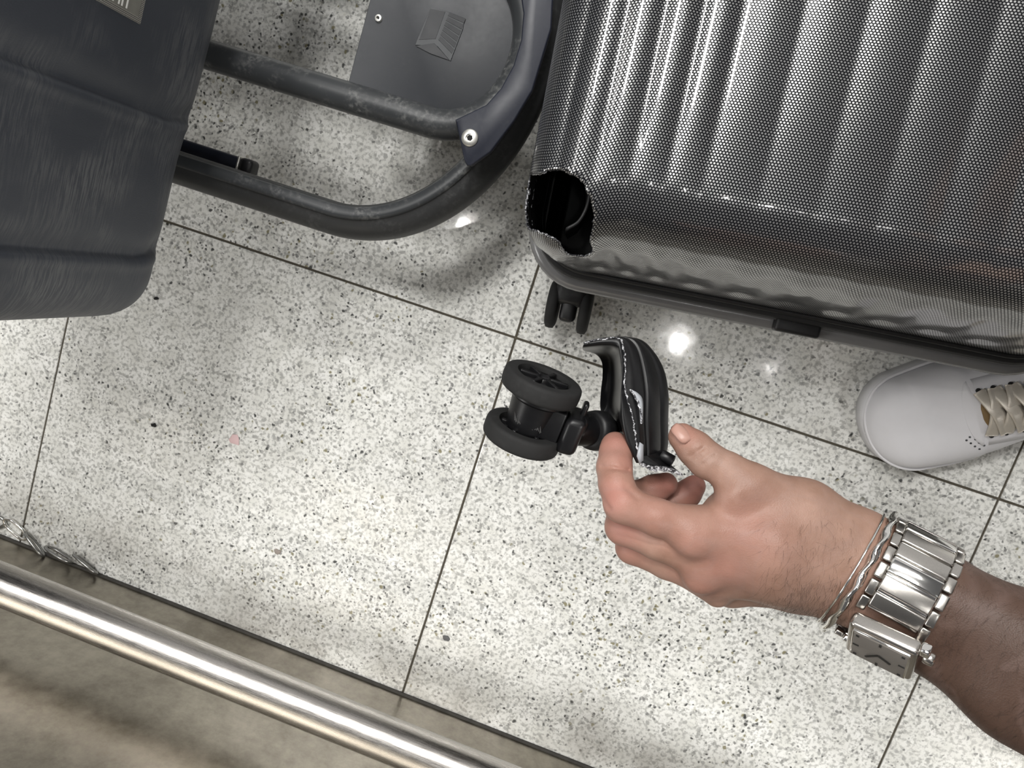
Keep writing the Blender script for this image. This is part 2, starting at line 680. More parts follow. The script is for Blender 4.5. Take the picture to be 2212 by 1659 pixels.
# chain half hidden at the foot of the panel
chain = thing('metal_chain', 'silver chain lying in the crevice at the foot of the steel panel', 'chain', at(30, 1148, 0.0))
for k, (px, py, rot, tilt) in enumerate(((-22, 1128, 0.3, 0.2), (30, 1144, -0.35, 0.5), (78, 1176, -0.6, 2.6), (130, 1200, -0.2, 3.2), (186, 1222, -0.35, 2.4))):
    c = at(px, py, 0.006)
    c[1] = max(c[1], WALL_Y + 0.012)
    a = np.linspace(0, 2 * math.pi, 28, endpoint=False)
    ring = np.stack([0.0135 * np.cos(a) + 0.004 * np.sign(np.cos(a)), 0.0075 * np.sin(a), 0 * a], 1)
    R1 = rotv((0, 0, rot + 1e-4)) @ rotv((tilt * 0.4 + 1e-4, 0, 0))
    v, f = tube(ring @ R1.T + c, 0.0019, 10, closed=True)
    v[:, 2] += 0.0005 - v[:, 2].min()
    obj('link', v, f, SILVER if k == 1 else DULLCHAIN, chain)

# little litter on the tiles
def scrap(name, px, py, r, h, mat, label, cat, seed, n=9):
    rg = np.random.default_rng(seed)
    c = at(px, py, 0)
    a = np.linspace(0, 2 * math.pi, n, endpoint=False)
    rr = r * rg.uniform(0.6, 1.15, n)
    poly = np.stack([c[0] + rr * np.cos(a), c[1] + rr * np.sin(a) * 0.8], 1)
    v, f = prism(poly, 0.0002, h, h * 0.4)
    o = obj(name, v, f, mat, origin=(c[0], c[1], 0))
    return tag(o, label, cat)


scrap('paper_scrap', 507, 950, 0.0085, 0.0009, PINK, 'small torn pink paper scrap lying on the open white tile', 'litter', 3)
scrap('crumb', 333, 918, 0.0032, 0.003, BLACKHOLE, 'black crumb on the tile to the left of the pink scrap', 'litter', 4)
scrap('crumb', 338, 645, 0.0030, 0.003, BLACKHOLE, 'black crumb on the tile beside the grey suitcase bottom corner', 'litter', 5)
scrap('crumb', 965, 1378, 0.0045, 0.0022, plain('grey_fluff', (0.12, 0.12, 0.12), 0.9), 'grey flattened crumb on the tile near the long grout line', 'litter', 6)
scrap('crumb', 600, 1192, 0.0045, 0.0016, plain('taupe_bit', (0.30, 0.26, 0.23), 0.9), 'taupe round crumb on the tile between pink scrap and rail', 'litter', 8)

# ------------------------------------------------------------------ luggage trolley
trolley = thing('luggage_trolley', 'grey luggage trolley with a curved tube nose, black bumper and slate front plate', 'trolley', (-0.6, 0.2, 0))
AX = 0.150        # trolley axis y
XN = -0.1365      # nose centre line of the inner tube


def nose(y_leg, x_nose, rx, ry, x_back, n=26):
    """Half loop: a straight leg from the back, an elliptical corner, a nearly straight nose; then mirrored."""
    pts = [(x_back, y_leg)]
    xs = x_nose - rx
    pts += [(x, y_leg) for x in np.linspace(x_back + 0.05, xs - 0.01, 8)]
    for a in np.linspace(0, math.pi / 2, n):
        pts.append((xs + rx * math.sin(a), y_leg + ry * (1 - math.cos(a))))
    half = np.array(pts)
    mir = half[::-1].copy()
    mir[:, 1] = 2 * AX - mir[:, 1]
    if abs(mir[0, 1] - half[-1, 1]) < 1e-4:
        mir = mir[1:]
    return np.concatenate([half, mir])


inner = nose(0.0825, XN, 0.0595, AX - 0.0825, -0.95)
v, f = tube(np.c_[inner, np.full(len(inner), 0.150)], 0.0125, 24)
obj('inner_tube', v, f, TUBEPAINT, trolley)

outer = nose(-0.0150, -0.1300, 0.1340, AX + 0.0150, -0.95, 40)
prof = [(-0.0130, 0.004), (-0.0125, 0.014), (-0.0095, 0.0185), (-0.002, 0.0195), (0.0015, 0.0175), (0.0045, 0.0165), (0.0100, 0.014),
        (0.0150, 0.008), (0.0165, 0.000), (0.0160, -0.010), (0.0130, -0.018), (0.004, -0.020), (-0.010, -0.019), (-0.0130, -0.012)]
v, f = tube(np.c_[outer, np.full(len(outer), 0.130)], 1.0, prof=prof)
b_o = obj('bumper', v, f, BUMPER, trolley)
b_o['label'] = 'black rubber bumper loop'
# worn painted strip on the bumper's inner top edge
prof2 = [(-0.0118, 0.0150), (-0.0092, 0.0192), (-0.0030, 0.0204), (0.0005, 0.0196), (0.0005, 0.0170), (-0.010, 0.0145)]
v, f = tube(np.c_[outer, np.full(len(outer), 0.130)], 1.0, prof=prof2)
obj('bumper_strip', v, f, TUBEPAINT, trolley)

# slate plate closing the inner loop
ang = np.linspace(-math.pi / 2, math.pi / 2, 40)
rx_p, ry_p = 0.0595 - 0.0105, AX - 0.0825 - 0.0105
pl = [(-0.2735, AX - ry_p)] + [(XN - 0.0595 + rx_p * math.cos(a), AX + ry_p * math.sin(a)) for a in ang] + [(-0.2735, AX + ry_p)]
v, f = prism(pl, 0.146, 0.1505, 0.001)
plate = obj('front_plate', v, f, PLATE, trolley)
auto_smooth(plate, 30)


def flat(poly_px, z0, z1, mat, name, parent, bev=0.0002):
    P = [at(x, y, z1)[:2] for x, y in poly_px]
    ar = sum(P[i][0] * P[(i + 1) % len(P)][1] - P[(i + 1) % len(P)][0] * P[i][1] for i in range(len(P)))
    if ar < 0:
        P = P[::-1]
    v, f = prism(P, z0, z1, bev)
    return obj(name, v, f, mat, parent, smooth=False)


ZT = 0.1505
flat([(822, 0), (872, -40), (945, -62), (965, 24), (1003, 44), (1000, 62), (973, 132), (945, 100), (897, 97), (905, 75), (931, 15)][3:], ZT, ZT + 0.0008, EMBOSS, 'emblem_box', plate)
flat([(930, 19), (962, 25), (941, 84), (905, 86), (912, 70)], ZT + 0.0008, ZT + 0.0010, RECESS, 'emblem_panel', plate)
flat([(898, 99), (938, 93), (971, 130), (930, 116)], ZT + 0.0008, ZT + 0.0010, RECESS, 'emblem_panel', plate)
for k in range(6):
    t = k / 5.0
    x0, y0 = 949 + 15 * (1 - t) + 0 * t, 86 - 52 * (1 - t)
    x0 = 947 + 20 * (1 - t)
    x1, y1 = 976 + 26 * (1 - t), 116 - 66 * (1 - t)
    flat([(x0, y0), (x0 + 4, y0 - 8), (x1 + 4, y1 - 10), (x1, y1)], ZT + 0.0008, ZT + 0.0010, RECESS, 'emblem_stripe', plate)


def bolt(px, py, z, r, parent):
    c = at(px, py, z)
    R = np.eye(3)
    v, f = lathe([(r, -0.002), (r, 0.0008), (r * 0.85, 0.0017), (r * 0.45, 0.0019), (r * 0.42, 0.0004), (0.0001, 0.0003)], c, R, 24, close=False)
    o = obj('bolt', v, f, BOLT, parent)
    auto_smooth(o, 40)
    a = np.linspace(0, 2 * math.pi, 6, endpoint=False)
    v, f = prism(np.stack([c[0] + r * 0.36 * np.cos(a), c[1] + r * 0.36 * np.sin(a)], 1), z, z + 0.0009)
    obj('socket', v, f, BLACKHOLE, o if o.parent is trolley else parent, smooth=False)


bolt(818, 40, 0.151, 0.0031, plate)

# navy crescent bracket joining tube and bumper
ZB = 0.166
inn = [(985, 265), (983, 258), (1000, 250), (1050, 226), (1082, 190), (1109, 140), (1126, 95), (1133, 60), (1135, 20), (1131, -20), (1120, -70), (1105, -110)]
out = [(1002, 345), (1008, 357), (1018, 358), (1060, 328), (1110, 262), (1150, 195), (1182, 120), (1205, 40), (1218, -40), (1220, -150)]
P = [at(x, y, ZB)[:2] for x, y in inn[::-1] + out]
P = np.array(P)
ni = len(inn)
lower_in = P[:ni][P[:ni, 1] < AX][::-1]
lower_out = P[ni:][P[ni:, 1] < AX]
mir = lambda q: np.stack([q[:, 0], 2 * AX - q[:, 1]], 1)
P = np.concatenate([lower_in[::-1], lower_out, mir(lower_out)[::-1], mir(lower_in[::-1])[::-1]])
ar = sum(P[i][0] * P[(i + 1) % len(P)][1] - P[(i + 1) % len(P)][0] * P[i][1] for i in range(len(P)))
if ar < 0:
    P = P[::-1]
v, f = prism(P, 0.1615, ZB, 0.0012)
brk = obj('nose_bracket', v, f, NAVY, trolley)
auto_smooth(brk, 35)
bolt(1015, 298, ZB, 0.0068, brk)
b2 = at(1015, 298, ZB)
b2[1] = 2 * AX - b2[1]
bolt(*prj(b2), ZB, 0.0068, brk)

# lower navy bar with its end cap, beside the bumper leg
v, f = box((-0.60, 0.0025, 0.088), (0.44, 0.014, 0.016), bev=0.003)
bar = obj('lower_bar', v, f, NAVY, trolley)
v, f = box((-0.3745, 0.0025, 0.088), (0.013, 0.0155, 0.0175), bev=0.004)
obj('end_cap', v, f, BLACKPL, bar)
v, f = box((-0.3818, 0.0025, 0.088), (0.0022, 0.0165, 0.0185), bev=0.001)
obj('end_ring', v, f, BOLT, bar)
# deck below the grey suitcase, legs down to casters
v, f = box((-0.70, AX, 0.142), (0.50, 0.34, 0.012), bev=0.003)
obj('deck', v, f, PLATE, trolley)
for (x, y) in ((-0.58, 0.02), (-0.58, 0.28), (-0.90, 0.02), (-0.90, 0.28)):
    v, f = tube([(x, y, 0.137), (x, y, 0.05)], 0.009, 14)
    leg = obj('caster_fork', v, f, TUBEPAINT, trolley)
    v, f = lathe([(0.012, -0.012), (0.040, -0.012), (0.044, -0.008), (0.044, 0.008), (0.040, 0.012), (0.012, 0.012)], (x, y, 0.044), frame((0, 1, 0)), 28)
    obj('caster_wheel', v, f, BLACKRUB, leg)
v, f = tube([(-0.205, AX, 0.148), (-0.205, AX, 0.05)], 0.010, 14)
leg = obj('caster_fork', v, f, TUBEPAINT, trolley)
v, f = lathe([(0.012, -0.012), (0.040, -0.012), (0.044, -0.008), (0.044, 0.008), (0.040, 0.012), (0.012, 0.012)], (-0.205, AX, 0.044), frame((0, 1, 0)), 28)
obj('caster_wheel', v, f, BLACKRUB, leg)


# ------------------------------------------------------------------ rounded box sampled on a grid (shells of both suitcases)
def grid_box(lo, hi, r, step, zstep=None, ystep=None):
    """Dense rounded box; returns verts, faces, inner-clamped normal, unwrapped uv (metres) in its own frame."""
    lo, hi = np.asarray(lo, float), np.asarray(hi, float)
    st = (step, ystep or step, zstep or step)
    n = [max(2, int(round((hi[k] - lo[k]) / st[k]))) for k in range(3)]
    ts = [np.linspace(lo[k], hi[k], n[k] + 1) for k in range(3)]
    V, F, idx = [], [], {}
    V = []
    key = {}

    def vid(i):
        if i not in key:
            key[i] = len(V)
            V.append((ts[0][i[0]], ts[1][i[1]], ts[2][i[2]]))
        return key[i]
    for ax in range(3):
        b, c = (ax + 1) % 3, (ax + 2) % 3
        for e in (0, n[ax]):
            for i in range(n[b]):
                for j in range(n[c]):
                    q = []
                    for (ii, jj) in ((i, j), (i + 1, j), (i + 1, j + 1), (i, j + 1)):
                        t = [0, 0, 0]
                        t[ax], t[b], t[c] = e, ii, jj
                        q.append(vid(tuple(t)))
                    F.append(q if e else q[::-1])
    V = np.array(V)
    inn = np.clip(V, lo + r, hi - r)
    d = V - inn
    L = np.linalg.norm(d, axis=1, keepdims=True)
    N = d / np.maximum(L, 1e-9)
    W = inn + N * r
    return W, np.array(F), N


# ------------------------------------------------------------------ grey upright suitcase on the trolley
case = thing('grey_suitcase', 'scuffed slate grey hard shell suitcase with grooves standing on the trolley', 'suitcase', (-0.5, 0.12, 0.148))
lo, hi = (-0.625, -0.152, 0.172), (-0.371, 0.34, 0.47)
W, F, N = grid_box(lo, hi, 0.045, 0.0065, 0.0040, 0.0016)
front = np.clip((N[:, 0] - 0.25) / 0.5, 0, 1)
y, z = W[:, 1], W[:, 2]
# vertical grooves in the front face, steep on one side, each ending in a soft scoop near the bottom
dis = np.zeros(len(W))
for yc in (0.0195, -0.0905, 0.226, 0.336):
    yy = y - yc - 0.006 * np.clip(1 - (z - 0.19) / 0.03, 0, 1)
    fade = np.clip((z - 0.186) / 0.012, 0, 1)
    dis += fade * np.where(yy > 0, -0.0052 * np.exp(-(yy / 0.012) ** 2), -0.0052 * np.exp(-(yy / 0.0026) ** 2))
    dis += fade * 0.0012 * np.exp(-((yy + 0.0075) / 0.004) ** 2)
dis += 0.004 * np.clip(1 - ((y - 0.13) / 0.14) ** 2, 0, 1)
W = W + N * (dis * front)[:, None]
# fine moulded ridges round the bottom radius
edge = np.clip(1 - np.abs(N).max(1), 0, 0.3) / 0.3
W = W + N * (0.00055 * np.sin(np.arctan2(N[:, 2], N[:, 0]) * 34) * edge)[:, None]
shell_c = obj('shell', W, F, GREYCASE, case)
for (x, y) in ((-0.575, 0.03), (-0.575, 0.27), (-0.475, 0.03), (-0.475, 0.27)):
    v, f = lathe([(0.004, 0.0), (0.011, 0.0), (0.013, 0.003), (0.014, 0.028)], (x, y, 0.1485), np.eye(3), 20)
    obj('foot_stud', v, f, BLACKRUB, case)
v, f = tube(catmull([(-0.50, 0.06, 0.468), (-0.50, 0.07, 0.495), (-0.50, 0.135, 0.50), (-0.50, 0.145, 0.468)], 8), 0.008, 12)
obj('handle', v, f, BLACKPL, case)
# metal badge: mesh border, dark field, white strokes
XB = -0.366
def badge_pt(px, py):
    d = RM @ np.array([(px - 1106) / FPX, -(py - 829.5) / FPX, -1.0])
    return CP + d * (XB - CP[0]) / d[0]
bc = badge_pt(305, 46); ba = badge_pt(215, 0); bb = badge_pt(322, 6)
yb0, zb0 = bc[1], bc[2]
BW, BH = 0.055, 0.033
# badge lies in the yz plane: bottom edge at zb0
def badge_box(y0, y1, z0, z1, x0, x1):
    return box(((x0 + x1) / 2, (y0 + y1) / 2, (z0 + z1) / 2), (x1 - x0, y1 - y0, z1 - z0), bev=0.0003, seg=1)


def mat_mesh_film():
    t = NT('dotted_film')
    tc = t.n('TexCoord').outputs['Object']
    q = t.vmath('FRACTION', t.vmath('MULTIPLY', tc, (1.0, 900.0, 900.0)))
    f = t.vmath('MULTIPLY', t.vmath('SUBTRACT', q, (0.5, 0.5, 0.5)), (0, 1, 1))
    dd = t.vmath('LENGTH', f)
    t.set(col=t.mix(t.ramp(dd, 0.3, 0.4), (0.62, 0.60, 0.55), (0.08, 0.08, 0.075)), rough=0.35, metal=0.4)
    return t.m


DOTFILM = mat_mesh_film()
print('badge', bc, ba, bb)
yL = bc[1] - 0.002
v, f = badge_box(yL, yL + 0.030, bc[2], bc[2] + 0.075, XB - 0.0028, XB)
badge = obj('badge', v, f, DOTFILM, case, smooth=False)
badge['label'] = 'dotted metal badge with white lettering'
v, f = badge_box(yL + 0.0035, yL + 0.0265, bc[2] + 0.004, bc[2] + 0.071, XB, XB + 0.0004)
obj('badge_field', v, f, BADGE, badge, smooth=False)
for k, (zz, y0, y1) in enumerate(((0.016, 0.0045, 0.018), (0.0205, 0.0045, 0.016), (0.0235, 0.0045, 0.022), (0.029, 0.0045, 0.020), (0.034, 0.0045, 0.018), (0.040, 0.0045, 0.021))):
    v, f = badge_box(yL + y0, yL + y1, bc[2] + zz, bc[2] + zz + 0.0014, XB + 0.0003, XB + 0.0007)
    obj('letter_stroke', v, f, WHITEPRINT, badge, smooth=False)

# ------------------------------------------------------------------ ribbed suitcase lying flat, corner broken out
TH = math.radians(6.6)
EA = np.array([math.cos(TH), math.sin(TH), 0])
EB = np.array([-math.sin(TH), math.cos(TH), 0])
S0 = np.array([-0.070, 0.000, 0.0])


def s2w(V):
    V = np.asarray(V)
    return S0 + V[:, :1] * EA + V[:, 1:2] * EB + V[:, 2:] * np.array([0, 0, 1.0])


suit = thing('ribbed_suitcase', 'dark silver honeycomb patterned ribbed suitcase lying flat with a broken out corner', 'suitcase', (0.13, 0.35, 0))
ZS = 0.142
ZTOP = 0.286
A0, A1, B0, B1 = -0.011, 0.406, 0.000, 0.62
RB = 0.044


def sstep(x, a, b):
    t = np.clip((x - a) / (b - a), 0, 1)
    return t * t * (3 - 2 * t)


def poly_inside(P, poly):
    x, y = P[:, 0], P[:, 1]
    ins = np.zeros(len(P), bool)
    n = len(poly)
    for i in range(n):
        x0, y0 = poly[i]
        x1, y1 = poly[(i + 1) % n]
        c = ((y0 > y) != (y1 > y)) & (x < (x1 - x0) * (y - y0) / (y1 - y0 + 1e-12) + x0)
        ins ^= c
    return ins


def ribbed_shell():
    W, F, N = grid_box((A0, B0, ZS - 0.03), (A1, B1, ZTOP), RB, 0.0023, 0.0030)
    # open underside
    keepv = None
    a, b, z = W[:, 0], W[:, 1], W[:, 2]
    ph = np.where(a - A0 < 0.1125, (a - A0) / 0.0225, 5 + (a - A0 - 0.1125) / 0.035)
    s = np.abs(np.sin(np.pi * ph))
    rib = (0.0028 - 0.0015 * sstep(a, 0.05, 0.16)) * (s ** 0.9)
    topm = np.clip(N[:, 2], 0, 1) ** 0.6
    fade = sstep(b, B0 - 0.01, B0 + 0.11) * sstep(B1 - b, 0.02, 0.06)
    disp = rib * topm * fade
    # left side ribs continue down the side walls a little
    side = np.clip(-N[:, 0], 0, 1) + np.clip(N[:, 0], 0, 1)
    disp += 0.0012 * np.abs(np.sin(np.pi * z / 0.022)) * side * sstep(z, ZS + 0.02, ZS + 0.05) * (1 - topm)
    # faceted hollows along the bottom edge where the ribs run out
    bot = np.clip(-N[:, 1], 0, 1)
    hol = np.exp(-(((np.mod(ph, 1) - 0.5) / 0.30) ** 2))
    disp += bot * (0.0020 * hol * np.exp(-((z - 0.222) / 0.020) ** 2) - 0.0022 * hol * np.exp(-((z - 0.178) / 0.012) ** 2))
    disp += bot * 0.0012 * np.sin(ph * 2 * np.pi) * np.exp(-((z - 0.235) / 0.02) ** 2)
    W = W + N * disp[:, None]
    draft = 0.020 * np.clip((z - ZS) / 0.115, 0, 1) * (1 - sstep(b, 0.05, 0.25)) * sstep(a, 0.0, 0.06)
    W[:, 1] += draft
    # unwrapped pattern coordinates: run on over the rounded edges
    ga, gb = a.copy(), b.copy()
    arc_b = RB * np.arctan2(np.clip(-N[:, 1], 0, 1), np.clip(N[:, 2], 1e-6, 1))
    inb = np.clip(b, B0 + RB, None)
    gb = np.where(N[:, 1] < -1e-4, inb - arc_b - np.clip(ZTOP - RB - z, 0, None), gb)
    ina = np.clip(a, A0 + RB, None)
    arc_a = RB * np.arctan2(np.clip(-N[:, 0], 0, 1), np.clip(N[:, 2], 1e-6, 1))
    ga = np.where((N[:, 0] < -1e-4), ina - arc_a - np.where(np.abs(N[:, 1]) < 0.9, np.clip(ZTOP - RB - z, 0, None), 0), ga)
    uv = np.stack([ga, gb], 1)
    X = s2w(W)
    Fc = X[F].mean(1)
    zc = W[F][:, :, 2].mean(1)
    keep = zc > ZS + 0.006
    # face normals, torn hole where the wheel housing broke out
    fn = np.cross(X[F[:, 1]] - X[F[:, 0]], X[F[:, 2]] - X[F[:, 0]])
    fn /= np.linalg.norm(fn, axis=1, keepdims=True) + 1e-12
    facing = (fn * (CP - Fc)).sum(1) > 0
    hole = [(1126, 372), (1143, 374), (1152, 381), (1166, 379), (1178, 372), (1190, 365), (1203, 364), (1222, 372), (1248, 385), (1268, 408),
            (1279, 436), (1284, 466), (1279, 496), (1277, 520), (1281, 549), (1260, 556), (1236, 552), (1222, 549), (1216, 535), (1204, 519), (1185, 508),
            (1160, 500), (1138, 494), (1131, 488), (1135, 440), (1141, 402), (1128, 385)]
    jit = rng.normal(0, 0.6, (len(Fc), 2))
    gone = facing & poly_inside(prj(Fc) + jit, hole) & (W[F][:, :, 1].mean(1) < 0.12) & (W[F][:, :, 0].mean(1) < 0.06)
    F = F[keep & ~gone]
    # soften the stair steps of the torn border, then ruffle it a little
    ed = {}
    for q in F[(np.linalg.norm(X[F].mean(1) - at(1210, 460, 0.27), axis=1) < 0.09)]:
        for k in range(4):
            e = (q[k], q[(k + 1) % 4])
            key = (min(e), max(e))
            ed[key] = ed.get(key, 0) + 1
    zone = set(np.nonzero(np.linalg.norm(X - at(1210, 460, 0.27), axis=1) < 0.075)[0])
    nb = {}
    for (i, j), c in ed.items():
        if c == 1 and i in zone and j in zone:
            nb.setdefault(i, []).append(j)
            nb.setdefault(j, []).append(i)
    for _ in range(7):
        new = {i: 0.5 * X[i] + 0.5 * X[l].mean(0) for i, l in nb.items() if len(l) == 2}
        for i, p in new.items():
            X[i] = p
    for i in nb:
        X[i] = X[i] + rng.normal(0, 0.00035, 3)
    used = np.unique(F)
    remap = -np.ones(len(X), int)
    remap[used] = np.arange(len(used))
    return X[used], remap[F], uv[used]


X, F, uv = ribbed_shell()
up = obj('upper_shell', X, F, [HEX, TORNRIM, LINING], suit, uv=uv)
md = up.modifiers.new('thickness', 'SOLIDIFY')
md.thickness = 0.0011
md.offset = -1
md.material_offset = 2
md.material_offset_rim = 1
# lower shell, a little wider than the upper one
W, F, N = grid_box((A0 - 0.003, B0 - 0.0060, 0.0), (A1 + 0.001, B1 + 0.006, ZS + 0.03), 0.036, 0.006, 0.005)
zc = W[F][:, :, 2].mean(1)
F = F[zc < ZS - 0.008]
used = np.unique(F); rm = -np.ones(len(W), int); rm[used] = np.arange(len(used))
lsh = obj('lower_shell', s2w(W[used]), rm[F], [mat_rubber('dark_satin_shell', (0.075, 0.076, 0.078), 0.25, 0.05), TORN, LINING], suit)
md = lsh.modifiers.new('thickness', 'SOLIDIFY')
md.thickness = 0.002
md.offset = -1
md.material_offset = 2


def ring_path(off, z, n=10, r=RB):
    a0, a1, b0, b1 = A0 - off * 0.4, A1 + off * 0.3, B0 - off, B1 + off
    pts = []
    for (cx, cy, s) in ((a1 - r, b0 + r, -90), (a1 - r, b1 - r, 0), (a0 + r, b1 - r, 90), (a0 + r, b0 + r, 180)):
        for d in np.linspace(0, 90, n):
            t = math.radians(s + d)
            pts.append((cx + r * math.cos(t), cy + r * math.sin(t), z))
    return s2w(np.array(pts))


rect = lambda w, h: [(-w, -h), (w, -h), (w, h), (-w, h)]
rr = lambda w, h: [(-w, -h * .6), (-w * .6, -h), (w * .6, -h), (w, -h * .6), (w, h * .6), (w * .6, h), (-w * .6, h), (-w, h * .6)]
v, f = tube(ring_path(-0.0006, ZS + 0.0075), 1.0, prof=rr(0.0022, 0.0030), closed=True)
obj('upper_rim', v, f, BLACKPL, suit)
v, f = tube(ring_path(0.0022, ZS), 1.0, prof=rr(0.0036, 0.0075), closed=True)
obj('zipper_tape', v, f, plain('zip_tape', (0.010, 0.010, 0.011), 0.7), suit)
v, f = tube(ring_path(0.0058, ZS + 0.001), 1.0, prof=rr(0.0009, 0.0018), closed=True)
obj('zipper_coil', v, f, plain('zip_coil', (0.05, 0.05, 0.052), 0.35), suit)
v, f = tube(ring_path(0.0085, ZS - 0.0085), 1.0, prof=[(-.007, -.004), (.003, -.006), (.0065, -.0045), (.0072, -.001), (.005, .0022), (.000, .0034), (-.007, .0030)], closed=True)
obj('lower_rim', v, f, plain('satin_rim', (0.17, 0.17, 0.172), 0.22, var=0.1), suit)
# dark latch pad on the seam
q = s2w(np.array([[0.209, B0 - 0.0095, ZS - 0.003]]))[0]
v, f = box(q, (0.036, 0.012, 0.016), np.stack([EA, EB, [0, 0, 1]], 1), bev=0.003)
obj('side_foot', v, f, BLACKPL, suit)
# lining box and wheel well inside
W, F, N = grid_box((A0 + 0.046, B0 + 0.042, 0.02), (A1 - 0.012, B1 - 0.012, ZTOP - 0.010), 0.030, 0.02)
obj('lining', s2w(W), F, LINING, suit)
W, F, N = grid_box((A0 + 0.004, B0 + 0.085, 0.02), (A0 + 0.08, B1 - 0.012, ZTOP - 0.012), 0.028, 0.02)
obj('lining', s2w(W), F, LINING, suit)
v, f = box(s2w(np.array([[0.09, 0.09, 0.12]]))[0], (0.17, 0.17, 0.01), np.stack([EA, EB, [0, 0, 1]], 1), bev=0.002)
obj('lining_floor', v, f, LINING, suit)
wl = catmull([(0.012, 0.026, 0), (0.020, 0.034, 0), (0.0235, 0.050, 0), (0.019, 0.068, 0), (0.008, 0.080, 0)], 6)
wallpts = [wl + np.array([0, 0, z]) for z in (0.125, 0.17, 0.21, 0.238)]
m = len(wl)
V = np.concatenate([w * np.array([1 + 0.0 * k, 1, 1]) + np.array([0.003 * k, 0, 0]) for k, w in enumerate(wallpts)])
F = [[k * m + i, k * m + i + 1, (k + 1) * m + i + 1, (k + 1) * m + i] for k in range(3) for i in range(m - 1)]
ww = obj('wheel_well', s2w(V), F, plain('well_plastic', (0.045, 0.045, 0.046), 0.45), suit)
md = ww.modifiers.new('thickness', 'SOLIDIFY'); md.thickness = 0.002

# remaining twin wheel of the lower half
wc = at(1230, 662, 0.045)
cast = obj('caster_housing', *box(wc + EB * 0.012, (0.030, 0.022, 0.034), np.stack([EA, EB, [0, 0, 1]], 1), bev=0.006), BLACKPL, suit)
v, f = box(wc - EB * 0.004, (0.015, 0.022, 0.030), np.stack([EA, EB, [0, 0, 1]], 1), bev=0.005)
obj('axle_block', v, f, BLACKPL, cast)
for s in (-1, 1):
    R = frame(EA)
    c = wc + EA * (0.0158 * s) - EB * 0.0005 + np.array([0, 0, -0.004])
    v, f = lathe([(0.004, -0.0052), (0.020, -0.0052), (0.0235, -0.0035), (0.0240, 0), (0.0235, 0.0035), (0.020, 0.0052), (0.004, 0.0052)], c, R, 40)
    obj('wheel', v, f, BLACKRUB, cast)
